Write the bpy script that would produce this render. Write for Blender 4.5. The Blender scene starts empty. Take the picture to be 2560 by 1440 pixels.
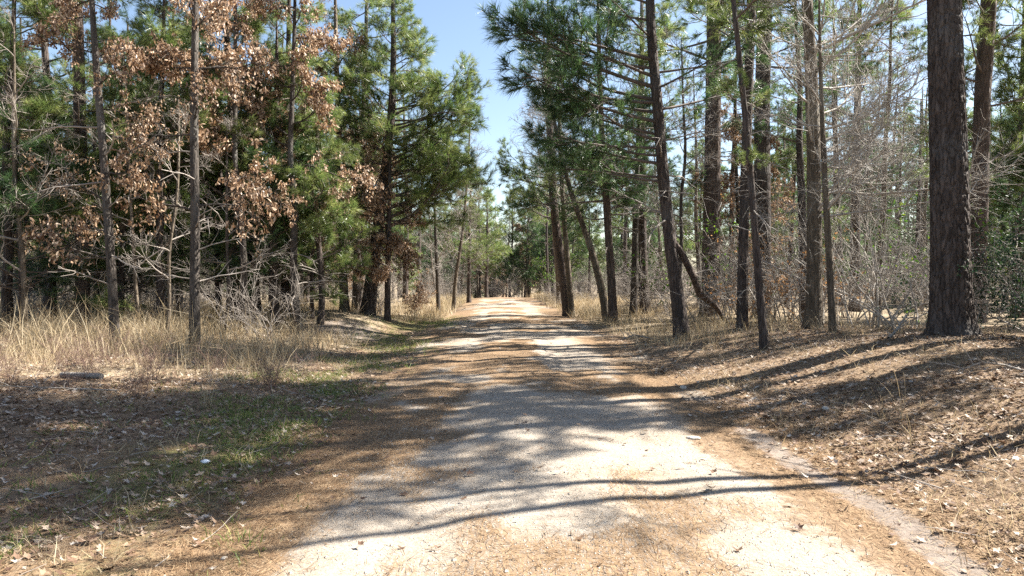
import bpy, math, random
import numpy as np
from mathutils import Vector, Matrix, Euler

# ------------------------------------------------------------------ camera, world, sun
scene = bpy.context.scene
COL = scene.collection
EYE, FPX = 1.70, 1700.0            # eye height (m); focal length in pixels of a 2560 wide picture
cam_d = bpy.data.cameras.new("camera")
cam_d.sensor_width = 36.0
cam_d.lens = 36.0 * FPX / 2560.0
cam_d.clip_start = 0.05
cam_d.clip_end = 3000.0
cam = bpy.data.objects.new("camera", cam_d)
cam.location = (0, 0, EYE)
cam.rotation_euler = (math.radians(90 - 1.01), 0, 0)
COL.objects.link(cam)
scene.camera = cam

SUN_EL, SUN_AZ = math.radians(45.0), math.radians(16.6)    # azimuth counted from +X towards +Y
sdir = Vector((math.cos(SUN_EL) * math.cos(SUN_AZ), math.cos(SUN_EL) * math.sin(SUN_AZ), math.sin(SUN_EL)))
world = bpy.data.worlds.new("World")
scene.world = world
world.use_nodes = True
wn = world.node_tree
bg = wn.nodes["Background"]
sky = wn.nodes.new("ShaderNodeTexSky")
sky.sky_type = 'NISHITA'
sky.sun_disc = False
sky.sun_elevation = SUN_EL
sky.sun_rotation = math.radians(90) - SUN_AZ
sky.air_density = 1.0
sky.dust_density = 0.9
sky.ozone_density = 0.15
wn.links.new(sky.outputs[0], bg.inputs[0])
bg.inputs[1].default_value = 0.058
sun_d = bpy.data.lights.new("sun", 'SUN')
sun_d.energy = 5.0
sun_d.angle = math.radians(0.5)
sun_d.color = (1.0, 0.95, 0.86)
sun = bpy.data.objects.new("sun", sun_d)
sun.rotation_euler = (-sdir).to_track_quat('-Z', 'Y').to_euler()
sun.location = (30, 10, 30)
COL.objects.link(sun)
scene.view_settings.view_transform = 'Standard'
scene.view_settings.look = 'None'
scene.view_settings.exposure = 2.08
scene.view_settings.gamma = 1.0
scene.cycles.max_bounces = 8
scene.cycles.diffuse_bounces = 5
scene.cycles.transmission_bounces = 4
scene.cycles.transparent_max_bounces = 4
scene.cycles.use_denoising = False
scene.cycles.sample_clamp_indirect = 4.0

RNG = np.random.default_rng(11)
random.seed(5)

# ------------------------------------------------------------------ numeric helpers
_tab = np.random.default_rng(3).random((256, 256))


def vnoise(x, y):
    xi = np.floor(x).astype(int); yi = np.floor(y).astype(int)
    fx = x - xi; fy = y - yi
    fx = fx * fx * (3 - 2 * fx); fy = fy * fy * (3 - 2 * fy)
    a = _tab[xi & 255, yi & 255]; b = _tab[(xi + 1) & 255, yi & 255]
    c = _tab[xi & 255, (yi + 1) & 255]; d = _tab[(xi + 1) & 255, (yi + 1) & 255]
    return (a * (1 - fx) + b * fx) * (1 - fy) + (c * (1 - fx) + d * fx) * fy


def fbm(x, y, o=4, s=0.0):
    x = np.asarray(x, float); y = np.asarray(y, float)
    t = 0.0; a = 0.5
    for i in range(o):
        t = t + a * (vnoise(x + s + 17.3 * i, y + 1.7 * s + 9.1 * i) - 0.5) * 2
        x = x * 2.03; y = y * 2.03; a *= 0.5
    return t


def sstep(a, b, x):
    t = np.clip((np.asarray(x, float) - a) / (b - a), 0, 1)
    return t * t * (3 - 2 * t)


def road_c(y):
    return 0.45 - 0.024 * np.asarray(y, float)


def height(x, y):
    x = np.asarray(x, float); y = np.asarray(y, float)
    u = x - road_c(y)
    off = sstep(1.7, 3.2, np.abs(u))
    z = -0.012 * np.minimum(np.abs(u), 3.0) ** 2 * (1 - 0.6 * off)
    z = z - 0.028 * np.exp(-((np.abs(u) - 0.95) / 0.32) ** 2)
    z = z + (0.012 * fbm(x * 1.2, y * 0.6, 3) + 0.008 * fbm(x * 5, y * 5, 4, 3.0)) * (1 - off) + 0.10 * fbm(x * 0.55, y * 0.55, 4, 5.0) * off
    z = z + 0.02 * fbm(x * 4, y * 4, 3, 9.0) * off
    amp = 0.54 - 0.24 * sstep(14, 22, y) + 0.10 * np.exp(-((y - 7.5) / 2.0) ** 2)
    z = z + amp * sstep(2.5, 7.0, u)
    z = z + 0.22 * np.exp(-(((x - 7.9) / 1.5) ** 2 + ((y - 11.8) / 1.4) ** 2))
    z = z + 0.12 * np.exp(-(((x - 5.6) / 1.2) ** 2 + ((y - 6.9) / 0.8) ** 2))
    z = z - 0.16 * np.exp(-((u + 3.4) / 1.1) ** 2) * sstep(9, 14, y)
    z = z + 0.50 * np.exp(-(((x + 6.0) / 2.2) ** 2 + ((y - 23.5) / 3.2) ** 2))
    z = z + 0.12 * sstep(-4.0, -8.0, u) * (1 - sstep(30, 50, y))
    t = np.maximum(y - 46.0, 0.0)
    z = z - np.where(t < 40, 0.0009 * t * t, 1.44 + 0.072 * (t - 40)) * (1 - 0) * (t < 80) - (t >= 80) * 4.32
    return z


def hz(x, y):
    return float(height(np.array([x]), np.array([y]))[0])


def nrm(v):
    return v / np.maximum(np.linalg.norm(v, axis=-1, keepdims=True), 1e-9)


def grow(S, D, L, k, wob, pull, rng):
    N = len(S)
    P = np.empty((N, k, 3)); P[:, 0] = S
    d = nrm(np.asarray(D, float)); st = (np.asarray(L, float) / (k - 1))[:, None]
    pull = np.asarray(pull, float)
    for i in range(1, k):
        P[:, i] = P[:, i - 1] + d * st
        d = nrm(d + rng.normal(0, wob, (N, 3)) + pull)
    return P


def spawn(P, n, t0, t1, a0, a1, rng, flat=1.0):
    N, k, _ = P.shape
    pi = np.repeat(np.arange(N), n)
    t = np.tile((np.arange(n) + 0.5) / n, N) + rng.uniform(-0.5, 0.5, N * n) / n
    t = t0 + (t1 - t0) * t
    f = np.clip(t, 0, 0.9999) * (k - 1); i = f.astype(int); fr = (f - i)[:, None]
    pos = P[pi, i] * (1 - fr) + P[pi, i + 1] * fr
    tan = nrm(P[pi, i + 1] - P[pi, i])
    r = rng.normal(0, 1, (N * n, 3)); r[:, 2] *= flat
    perp = nrm(r - (r * tan).sum(-1, keepdims=True) * tan)
    a = rng.uniform(a0, a1, N * n)[:, None]
    return pos, nrm(np.cos(a) * tan + np.sin(a) * perp), pi, t


class Geo:
    """arrays of one mesh: vertices, faces, a material slot and a random value per face or point"""
    def __init__(self):
        self.v = []; self.f3 = []; self.f4 = []; self.m3 = []; self.m4 = []; self.r = []; self.n = 0

    def add(self, v, tris=None, quads=None, mat=0, rnd=None):
        v = np.asarray(v, float).reshape(-1, 3)
        if tris is not None and len(tris):
            self.f3.append(np.asarray(tris) + self.n); self.m3.append(np.full(len(tris), mat))
        if quads is not None and len(quads):
            self.f4.append(np.asarray(quads) + self.n); self.m4.append(np.full(len(quads), mat))
        self.v.append(v); self.r.append(np.zeros(len(v)) if rnd is None else np.asarray(rnd, float))
        self.n += len(v)

    def add_geo(self, g, M=None, mat=0):
        off = self.n
        for a in g.v:
            if M is not None:
                a = a @ np.array(M.to_3x3()).T + np.array(M.translation)
            self.v.append(a)
        self.r += g.r
        self.f3 += [a + off for a in g.f3]; self.f4 += [a + off for a in g.f4]
        self.m3 += [a * 0 + mat for a in g.m3]; self.m4 += [a * 0 + mat for a in g.m4]
        self.n += g.n

    def mesh(self, name, mats, smooth=False):
        me = bpy.data.meshes.new(name)
        v = np.concatenate(self.v)
        f3 = np.concatenate(self.f3) if self.f3 else np.zeros((0, 3), int)
        f4 = np.concatenate(self.f4) if self.f4 else np.zeros((0, 4), int)
        n3, n4 = len(f3), len(f4)
        me.vertices.add(len(v)); me.vertices.foreach_set("co", v.astype(np.float32).ravel())
        me.loops.add(n3 * 3 + n4 * 4)
        me.loops.foreach_set("vertex_index", np.concatenate([f3.ravel(), f4.ravel()]).astype(np.int32))
        me.polygons.add(n3 + n4)
        me.polygons.foreach_set("loop_start", np.concatenate([np.arange(n3) * 3, n3 * 3 + np.arange(n4) * 4]).astype(np.int32))
        mi = np.concatenate([np.concatenate(self.m3) if self.m3 else np.zeros(0, int), np.concatenate(self.m4) if self.m4 else np.zeros(0, int)])
        me.polygons.foreach_set("material_index", mi.astype(np.int32))
        me.polygons.foreach_set("use_smooth", np.full(n3 + n4, smooth))
        at = me.attributes.new("rnd", 'FLOAT', 'POINT')
        at.data.foreach_set("value", np.concatenate(self.r).astype(np.float32))
        for m in mats:
            me.materials.append(m)
        me.update(calc_edges=True)
        return me


def tube(g, P, R, s, mat=0, rnd=None, cap=True):
    N, k, _ = P.shape
    T = nrm(np.gradient(P, axis=1))
    av = nrm(P[:, -1] - P[:, 0])
    ref = np.where(np.abs(av[:, 2:3]) < 0.75, np.array([[0, 0, 1.0]]), np.array([[1.0, 0, 0]]))[:, None, :]
    U = nrm(np.cross(T, ref)); V = np.cross(T, U)
    a = np.arange(s) * 2 * math.pi / s
    ring = P[:, :, None, :] + R[:, :, None, None] * (np.cos(a)[None, None, :, None] * U[:, :, None, :] + np.sin(a)[None, None, :, None] * V[:, :, None, :])
    idx = np.arange(N * k * s).reshape(N, k, s)
    nx = np.roll(idx, -1, 2)
    q = np.stack([idx[:, :-1], nx[:, :-1], nx[:, 1:], idx[:, 1:]], -1).reshape(-1, 4)
    rv = np.repeat(np.random.default_rng(N * k).random(N) if rnd is None else rnd, k * s)
    g.add(ring.reshape(-1, 3), quads=q, mat=mat, rnd=rv)


def taper(R0, R1, k):
    t = np.linspace(0, 1, k)[None, :]
    return np.asarray(R0)[:, None] * (1 - t) + np.asarray(R1)[:, None] * t


def needle_tufts(g, C, A, n, L, w, rng, mat=0):
    M = len(C)
    A = np.repeat(nrm(A), n, 0)
    r = rng.normal(0, 1, (M * n, 3)); perp = nrm(r - (r * A).sum(-1, keepdims=True) * A)
    th = rng.uniform(0.15, 1.25, M * n)[:, None]
    d = np.cos(th) * A + np.sin(th) * perp
    d[:, 2] -= 0.10
    ln = (L * rng.uniform(0.7, 1.1, M * n))[:, None]
    base = np.repeat(C, n, 0) - A * rng.uniform(-0.02, 0.14, M * n)[:, None]
    side = nrm(np.cross(d, rng.normal(0, 1, (M * n, 3)))) * w * 0.5
    v = np.stack([base - side, base + side, base + d * ln], 1).reshape(-1, 3)
    rv = np.repeat(np.repeat(rng.random(M), n) * 0.7 + rng.random(M * n) * 0.3, 3)
    g.add(v, tris=np.arange(M * n * 3).reshape(-1, 3), mat=mat, rnd=rv)


def leaf_blades(g, C, D, size, rng, mat=0, aspect=0.55):
    """folded pointed leaves: C base points, D directions of the midrib"""
    n = len(C)
    D = nrm(D); s = size[:, None]
    side = nrm(np.cross(D, rng.normal(0, 1, (n, 3)))); up = np.cross(side, D)
    fold = rng.uniform(-0.25, 0.45, n)[:, None]; curl = rng.uniform(-0.35, 0.35, n)[:, None]
    b = C; m1 = C + D * s * 0.35; m2 = C + D * s * 0.72 + up * s * curl * 0.25; t = C + D * s + up * s * curl * 0.5
    w = s * aspect * 0.5
    l1 = m1 + side * w * 0.8 + up * w * fold; r1 = m1 - side * w * 0.8 + up * w * fold
    l2 = m2 + side * w + up * w * fold; r2 = m2 - side * w + up * w * fold
    v = np.stack([b, l1, r1, l2, r2, t, m1, m2], 1).reshape(-1, 3)
    base = np.arange(n)[:, None] * 8
    tris = np.concatenate([base + np.array([x]) for x in ((0, 6, 1), (0, 2, 6), (3, 7, 5), (7, 4, 5))])
    quads = np.concatenate([base + np.array([x]) for x in ((1, 6, 7, 3), (6, 2, 4, 7))])
    g.add(v, tris=tris, quads=quads, mat=mat, rnd=np.repeat(rng.random(n), 8))


def blades(g, B, D, L, w, bend, rng, mat=0):
    """grass blades: two bent pieces, tapering"""
    n = len(B)
    D = nrm(D); L = L[:, None]
    side = nrm(np.cross(D, rng.normal(0, 1, (n, 3)) * [1, 1, 0.2])) * w[:, None] * 0.5
    bd = rng.normal(0, 1, (n, 3)) * [1, 1, 0]; bd = nrm(bd) * bend[:, None] * L
    p1 = B + D * L * 0.5 + bd * 0.25; p2 = B + D * L * 0.95 + bd - np.array([0, 0, 1]) * np.linalg.norm(bd, axis=1)[:, None] * 0.4
    v = np.stack([B - side, B + side, p1 - side * 0.8, p1 + side * 0.8, p2], 1).reshape(-1, 3)
    base = np.arange(n)[:, None] * 5
    g.add(v, tris=base + np.array([[2, 3, 4]]), quads=base + np.array([[0, 1, 3, 2]]), mat=mat, rnd=np.repeat(rng.random(n), 5))


# ------------------------------------------------------------------ materials
def mat_new(name):
    m = bpy.data.materials.new(name); m.use_nodes = True
    nt = m.node_tree; nt.nodes.clear()
    return m, nt, (lambda t, **k: _node(nt, t, k))


def _node(nt, t, k):
    n = nt.nodes.new(t)
    for a, b in k.items():
        setattr(n, a, b)
    return n


def ramp(nt, src, stops):
    r = nt.nodes.new("ShaderNodeValToRGB")
    e = r.color_ramp.elements
    while len(e) < len(stops):
        e.new(0.5)
    for i, (p, c) in enumerate(stops):
        e[i].position = p; e[i].color = (*c, 1)
    nt.links.new(src, r.inputs[0])
    return r.outputs[0]


def leafy(name, stops, trans=0.35, rough=0.55, spec=0.3, objvar=0.25, tcol=1.25):
    m, nt, N = mat_new(name)
    at = N("ShaderNodeAttribute", attribute_name="rnd")
    col = ramp(nt, at.outputs["Fac"], stops)
    oi = N("ShaderNodeObjectInfo")
    mr = N("ShaderNodeMapRange"); mr.inputs[3].default_value = 1 - objvar; mr.inputs[4].default_value = 1 + objvar
    nt.links.new(oi.outputs["Random"], mr.inputs[0])
    hs = N("ShaderNodeHueSaturation")
    nt.links.new(mr.outputs[0], hs.inputs["Value"]); nt.links.new(col, hs.inputs["Color"])
    p = N("ShaderNodeBsdfPrincipled"); p.inputs["Roughness"].default_value = rough
    p.inputs["Specular IOR Level"].default_value = spec
    tr = N("ShaderNodeBsdfTranslucent")
    h2 = N("ShaderNodeHueSaturation"); h2.inputs["Value"].default_value = tcol; h2.inputs["Saturation"].default_value = 1.1
    mx = N("ShaderNodeMixShader"); mx.inputs[0].default_value = trans
    out = N("ShaderNodeOutputMaterial")
    nt.links.new(hs.outputs[0], p.inputs["Base Color"]); nt.links.new(hs.outputs[0], h2.inputs["Color"])
    nt.links.new(h2.outputs[0], tr.inputs[0])
    nt.links.new(p.outputs[0], mx.inputs[1]); nt.links.new(tr.outputs[0], mx.inputs[2])
    nt.links.new(mx.outputs[0], out.inputs[0])
    return m


def bark(name, c0, c1, scale=(9, 9, 2.2), bump=0.6, lichen=None, furrow=1.0):
    m, nt, N = mat_new(name)
    tc = N("ShaderNodeTexCoord"); mp = N("ShaderNodeMapping"); mp.inputs["Scale"].default_value = scale
    nt.links.new(tc.outputs["Object"], mp.inputs[0])
    vo = N("ShaderNodeTexVoronoi", feature='DISTANCE_TO_EDGE'); vo.inputs["Scale"].default_value = 1.6
    vc = N("ShaderNodeTexVoronoi"); vc.inputs["Scale"].default_value = 1.6
    no = N("ShaderNodeTexNoise"); no.inputs["Scale"].default_value = 3.0; no.inputs["Detail"].default_value = 5
    n2 = N("ShaderNodeTexNoise"); n2.inputs["Scale"].default_value = 0.7; n2.inputs["Detail"].default_value = 3
    for n in (vo, vc, no):
        nt.links.new(mp.outputs[0], n.inputs["Vector"])
    nt.links.new(tc.outputs["Object"], n2.inputs["Vector"])
    mixv = N("ShaderNodeMix", data_type='FLOAT'); mixv.inputs[0].default_value = 0.45
    sp = N("ShaderNodeSeparateColor"); nt.links.new(vc.outputs["Color"], sp.inputs[0])
    nt.links.new(no.outputs["Fac"], mixv.inputs[2]); nt.links.new(sp.outputs[0], mixv.inputs[3])
    col = ramp(nt, mixv.outputs[0], [(0.15, c0), (0.8, c1)])
    if lichen:
        lr = ramp(nt, n2.outputs["Fac"], [(0.52, (0, 0, 0)), (0.66, (1, 1, 1))])
        mc = N("ShaderNodeMix", data_type='RGBA'); mc.inputs[7].default_value = (*lichen, 1)
        nt.links.new(lr, mc.inputs[0]); nt.links.new(col, mc.inputs[6]); col = mc.outputs[2]
    edge = ramp(nt, vo.outputs["Distance"], [(0.0, (0, 0, 0)), (0.18, (1, 1, 1))])
    ad = N("ShaderNodeMath", operation='MULTIPLY_ADD'); ad.inputs[1].default_value = 0.5
    nt.links.new(no.outputs["Fac"], ad.inputs[0]); nt.links.new(edge, ad.inputs[2])
    bu = N("ShaderNodeBump"); bu.inputs["Strength"].default_value = bump; bu.inputs["Distance"].default_value = 0.03 * furrow
    nt.links.new(ad.outputs[0], bu.inputs["Height"])
    p = N("ShaderNodeBsdfPrincipled"); p.inputs["Roughness"].default_value = 0.85; p.inputs["Specular IOR Level"].default_value = 0.25
    out = N("ShaderNodeOutputMaterial")
    nt.links.new(col, p.inputs["Base Color"]); nt.links.new(bu.outputs[0], p.inputs["Normal"]); nt.links.new(p.outputs[0], out.inputs[0])
    return m


def plain(name, c0, c1, scale=8.0, rough=0.8, bump=0.3):
    m, nt, N = mat_new(name)
    tc = N("ShaderNodeTexCoord"); no = N("ShaderNodeTexNoise"); no.inputs["Scale"].default_value = scale; no.inputs["Detail"].default_value = 6
    nt.links.new(tc.outputs["Object"], no.inputs["Vector"])
    col = ramp(nt, no.outputs["Fac"], [(0.3, c0), (0.7, c1)])
    bu = N("ShaderNodeBump"); bu.inputs["Strength"].default_value = bump; bu.inputs["Distance"].default_value = 0.02
    nt.links.new(no.outputs["Fac"], bu.inputs["Height"])
    p = N("ShaderNodeBsdfPrincipled"); p.inputs["Roughness"].default_value = rough
    out = N("ShaderNodeOutputMaterial")
    nt.links.new(col, p.inputs["Base Color"]); nt.links.new(bu.outputs[0], p.inputs["Normal"]); nt.links.new(p.outputs[0], out.inputs[0])
    return m


M_PINE = bark("pine_bark", (0.03, 0.023, 0.02), (0.115, 0.09, 0.078), bump=0.9, lichen=(0.105, 0.095, 0.09))
M_PINE2 = bark("reddish_pine_bark", (0.048, 0.035, 0.029), (0.145, 0.108, 0.09), bump=0.8)
M_OAK = bark("oak_bark", (0.03, 0.025, 0.021), (0.105, 0.088, 0.075), scale=(14, 14, 3.0), bump=0.7, lichen=(0.14, 0.132, 0.12))
M_GUM = bark("gum_bark", (0.06, 0.047, 0.034), (0.18, 0.145, 0.108), scale=(12, 12, 2.5), bump=0.7, lichen=(0.25, 0.225, 0.185))
M_TWIG = plain("grey_twig", (0.15, 0.125, 0.105), (0.34, 0.30, 0.265), 3.0)
M_PALE = plain("pale_twig", (0.24, 0.21, 0.18), (0.50, 0.46, 0.41), 3.0)
M_BRAMBLE = plain("bramble_stems", (0.09, 0.05, 0.04), (0.22, 0.14, 0.11), 3.0)
M_TWIGD = plain("dark_twig", (0.06, 0.045, 0.038), (0.16, 0.125, 0.105), 3.0)
M_NEED = leafy("pine_needles", [(0.0, (0.045, 0.08, 0.028)), (0.45, (0.125, 0.175, 0.055)), (0.8, (0.225, 0.255, 0.095)), (0.96, (0.27, 0.27, 0.12)), (1.0, (0.30, 0.20, 0.10))], 0.42, 0.38, 0.5, 0.25, 1.35)
M_NEED2 = leafy("blue_green_needles", [(0.0, (0.025, 0.055, 0.026)), (0.5, (0.07, 0.125, 0.048)), (1.0, (0.15, 0.20, 0.08))], 0.4, 0.38, 0.5, 0.25, 1.35)
M_LEAF = leafy("brown_oak_leaves", [(0.0, (0.10, 0.055, 0.034)), (0.4, (0.275, 0.17, 0.10)), (0.75, (0.45, 0.315, 0.21)), (1.0, (0.58, 0.47, 0.36))], 0.3, 0.45, 0.4, 0.15, 1.1)
M_TAN = leafy("tan_leaves", [(0.0, (0.28, 0.14, 0.06)), (1.0, (0.52, 0.33, 0.18))], 0.35, 0.5, 0.3, 0.15)
M_GREEN = leafy("green_leaves", [(0.0, (0.05, 0.11, 0.02)), (0.6, (0.11, 0.22, 0.03)), (1.0, (0.24, 0.30, 0.05))], 0.35, 0.6, 0.2, 0.15)
M_EVER = leafy("evergreen_leaves", [(0.0, (0.015, 0.04, 0.02)), (0.7, (0.04, 0.075, 0.035)), (1.0, (0.09, 0.13, 0.06))], 0.2, 0.55, 0.25, 0.15)
M_DRY = leafy("dry_grass_blades", [(0.0, (0.18, 0.125, 0.08)), (0.4, (0.37, 0.29, 0.18)), (0.8, (0.50, 0.41, 0.27)), (1.0, (0.60, 0.52, 0.38))], 0.35, 0.55, 0.3, 0.0, 1.1)
M_GRASS = leafy("green_grass_blades", [(0.0, (0.06, 0.10, 0.02)), (0.5, (0.13, 0.19, 0.045)), (1.0, (0.33, 0.32, 0.12))], 0.35, 0.5, 0.3, 0.0)
M_FALL = leafy("fallen_leaves", [(0.0, (0.08, 0.045, 0.03)), (0.4, (0.2, 0.125, 0.08)), (0.75, (0.33, 0.24, 0.165)), (1.0, (0.48, 0.42, 0.36))], 0.15, 0.6, 0.25, 0.0, 1.0)
M_STRAW = leafy("pine_straw", [(0.0, (0.11, 0.06, 0.03)), (0.6, (0.24, 0.15, 0.08)), (1.0, (0.38, 0.28, 0.17))], 0.1, 0.6, 0.25, 0.0, 1.0)
M_STONE = plain("pale_stone", (0.30, 0.265, 0.22), (0.46, 0.42, 0.36), 14.0, 0.8, 0.5)
M_LOG = bark("weathered_wood", (0.16, 0.14, 0.12), (0.38, 0.34, 0.30), scale=(3, 22, 22), bump=0.5)
M_SCRAP = plain("bleached_scrap", (0.62, 0.66, 0.70), (0.80, 0.82, 0.84), 10.0, 0.6, 0.2)


def ground_material():
    m, nt, N = mat_new("forest_ground")
    L = nt.links.new
    tc = N("ShaderNodeTexCoord")
    def noise(s, d=6, r=0.6, sc=None):
        n = N("ShaderNodeTexNoise"); n.inputs["Scale"].default_value = s; n.inputs["Detail"].default_value = d; n.inputs["Roughness"].default_value = r
        if sc:
            mp = N("ShaderNodeMapping"); mp.inputs["Scale"].default_value = sc; L(tc.outputs["Object"], mp.inputs[0]); L(mp.outputs[0], n.inputs["Vector"])
        else:
            L(tc.outputs["Object"], n.inputs["Vector"])
        return n.outputs["Fac"]
    def attr(a):
        return N("ShaderNodeAttribute", attribute_name=a).outputs["Fac"]
    def mix(f, a, b):
        x = N("ShaderNodeMix", data_type='RGBA'); L(f, x.inputs[0])
        for s, v in ((6, a), (7, b)):
            if isinstance(v, tuple):
                x.inputs[s].default_value = (*v, 1)
            else:
                L(v, x.inputs[s])
        return x.outputs[2]
    def mask(a, n, k, lo, hi):
        ad = N("ShaderNodeMath", operation='MULTIPLY_ADD'); L(n, ad.inputs[0]); ad.inputs[1].default_value = k; L(a, ad.inputs[2])
        mr = N("ShaderNodeMapRange", interpolation_type='SMOOTHSTEP'); L(ad.outputs[0], mr.inputs[0]); mr.inputs[1].default_value = lo; mr.inputs[2].default_value = hi
        return mr.outputs[0]
    fine = noise(38, 8, 0.75); mid = noise(7, 8, 0.7); big = noise(1.3, 6, 0.65)
    str1 = noise(1.0, 7, 0.7, (55, 9, 20)); str2 = noise(1.0, 7, 0.7, (10, 60, 20))
    gravel = ramp(nt, fine, [(0.28, (0.14, 0.11, 0.085)), (0.42, (0.295, 0.255, 0.21)), (0.62, (0.375, 0.335, 0.285)), (0.8, (0.45, 0.41, 0.355))])
    gvar = ramp(nt, big, [(0.35, (0.86, 0.80, 0.74)), (0.65, (1.0, 1.0, 1.0))])
    mg = N("ShaderNodeMix", data_type='RGBA', blend_type='MULTIPLY'); mg.inputs[0].default_value = 1.0; L(gravel, mg.inputs[6]); L(gvar, mg.inputs[7])
    straw = ramp(nt, str1, [(0.3, (0.07, 0.042, 0.026)), (0.5, (0.20, 0.13, 0.075)), (0.72, (0.36, 0.265, 0.17))])
    litter = mix(str2, ramp(nt, mid, [(0.3, (0.06, 0.042, 0.03)), (0.5, (0.215, 0.155, 0.105)), (0.72, (0.40, 0.315, 0.23))]), straw)
    grass = ramp(nt, mid, [(0.3, (0.07, 0.06, 0.025)), (0.5, (0.14, 0.13, 0.05)), (0.7, (0.30, 0.24, 0.13))])
    sand = ramp(nt, mid, [(0.3, (0.15, 0.12, 0.098)), (0.7, (0.26, 0.215, 0.18))])
    dry = ramp(nt, mid, [(0.3, (0.15, 0.11, 0.07)), (0.7, (0.36, 0.29, 0.2))])
    col = mix(mask(attr("dry"), mid, 0.5, 0.5, 0.9), litter, dry)
    col = mix(mask(attr("grass"), mid, 0.9, 0.75, 1.1), col, grass)
    col = mix(mask(attr("gravel"), mid, 1.0, 0.86, 1.18), col, mg.outputs[2])
    col = mix(mask(attr("straw"), str1, 1.1, 0.85, 1.15), col, straw)
    col = mix(mask(attr("sand"), mid, 1.1, 0.95, 1.3), col, sand)
    ad = N("ShaderNodeMath", operation='MULTIPLY_ADD'); L(fine, ad.inputs[0]); ad.inputs[1].default_value = 0.5; L(mid, ad.inputs[2])
    bu = N("ShaderNodeBump"); bu.inputs["Strength"].default_value = 0.7; bu.inputs["Distance"].default_value = 0.035; L(ad.outputs[0], bu.inputs["Height"])
    p = N("ShaderNodeBsdfPrincipled"); p.inputs["Roughness"].default_value = 0.95; p.inputs["Specular IOR Level"].default_value = 0.15
    out = N("ShaderNodeOutputMaterial"); L(col, p.inputs["Base Color"]); L(bu.outputs[0], p.inputs["Normal"]); L(p.outputs[0], out.inputs[0])
    return m


# ------------------------------------------------------------------ ground
def axis(lo, hi, fine_lo, fine_hi, d, g):
    a = list(np.arange(fine_lo, fine_hi, d))
    s, x = d, fine_hi
    while x < hi:
        a.append(x); s *= g; x += s
    a.append(hi)
    s, x, b = d, fine_lo, []
    while x > lo:
        s *= g; x -= s; b.append(max(x, lo))
    return np.array(sorted(set(b + a)))


def masks(x, y):
    u = x - road_c(y)
    n = fbm(x * 0.5, y * 0.35, 4, 31.0); n2 = fbm(x * 0.85, y * 0.6, 4, 57.0)
    uu = np.where(u > 0, u * 0.86, u)
    gravel = sstep(2.4, 1.65, np.abs(uu) + 1.0 * n)
    gravel = gravel * (1 - 0.35 * sstep(14, 34, y)) * (1 - 0.85 * sstep(46, 60, y))  # gravel gives way to darker litter; the far fade paints shade at road's end
    st = (0.30 + 0.75 * sstep(0.0, 0.4, n2)) * sstep(3.0, 1.6, np.abs(u)) + 0.7 * np.exp(-((np.abs(uu) - 2.1) / 0.5) ** 2) * (0.7 + n)
    st = st * (1 - 0.5 * sstep(9.5, 6.0, y) * sstep(2.1, 1.5, np.abs(uu))) * (1 + 0.05 * sstep(10, 26, y))
    cx = 2.42 + 0.10 * (y - 5) * (y < 5) - 0.02 * (y - 5) + 0.10 * fbm(y * 0.8, y * 0 + 3.0, 2)
    sand = np.exp(-((u - cx) / 0.19) ** 2) * sstep(8.6, 7.2, y) + 0.95 * np.exp(-(((x + 5.0) / 1.7) ** 2 + ((y - 20.0) / 2.0) ** 2))
    grass = np.exp(-((u + 3.2) / 1.2) ** 2) * (0.34 + 1.1 * n) + 0.25 * sstep(2.6, 4, u) * n
    dry = sstep(-3.4, -5.0, u) * sstep(10.0, 12.5, y + 0.8 * n) + 0.6 * sstep(2.4, 3.6, u) * sstep(15, 19, y)
    return [np.clip(a, 0, 1) for a in (gravel, st, sand, grass, dry)]


def ground():
    xs = axis(-400, 400, -6.5, 7.0, 0.07, 1.06)
    ys = axis(-60, 700, 2.5, 15.0, 0.07, 1.035)
    X, Y = np.meshgrid(xs, ys)
    Z = height(X, Y)
    g = Geo()
    idx = np.arange(X.size).reshape(X.shape)
    q = np.stack([idx[:-1, :-1], idx[:-1, 1:], idx[1:, 1:], idx[1:, :-1]], -1).reshape(-1, 4)
    g.add(np.stack([X, Y, Z], -1), quads=q)
    me = g.mesh("ground", [ground_material()], True)
    for nme, a in zip(("gravel", "straw", "sand", "grass", "dry"), masks(X.ravel(), Y.ravel())):
        at = me.attributes.new(nme, 'FLOAT', 'POINT'); at.data.foreach_set("value", a.astype(np.float32))
    o = bpy.data.objects.new("ground", me); COL.objects.link(o); o['kind'] = 'structure'
    o['label'] = 'pale gravel woodland road with leafy verges and low banks'
    return o


ground()


# ------------------------------------------------------------------ objects
def link(name, me, parent=None):
    o = bpy.data.objects.new(name, me); COL.objects.link(o)
    if parent is not None:
        o.parent = parent
    return o


def thing(name, label, cat, loc, group=None):
    o = bpy.data.objects.new(name, None); COL.objects.link(o)
    o.empty_display_size = 0.2
    o.location = loc; o['label'] = label; o['category'] = cat
    if group:
        o['group'] = group
    return o


def stuff(name, me, label):
    o = link(name, me); o['kind'] = 'stuff'; o['label'] = label
    return o


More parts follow.
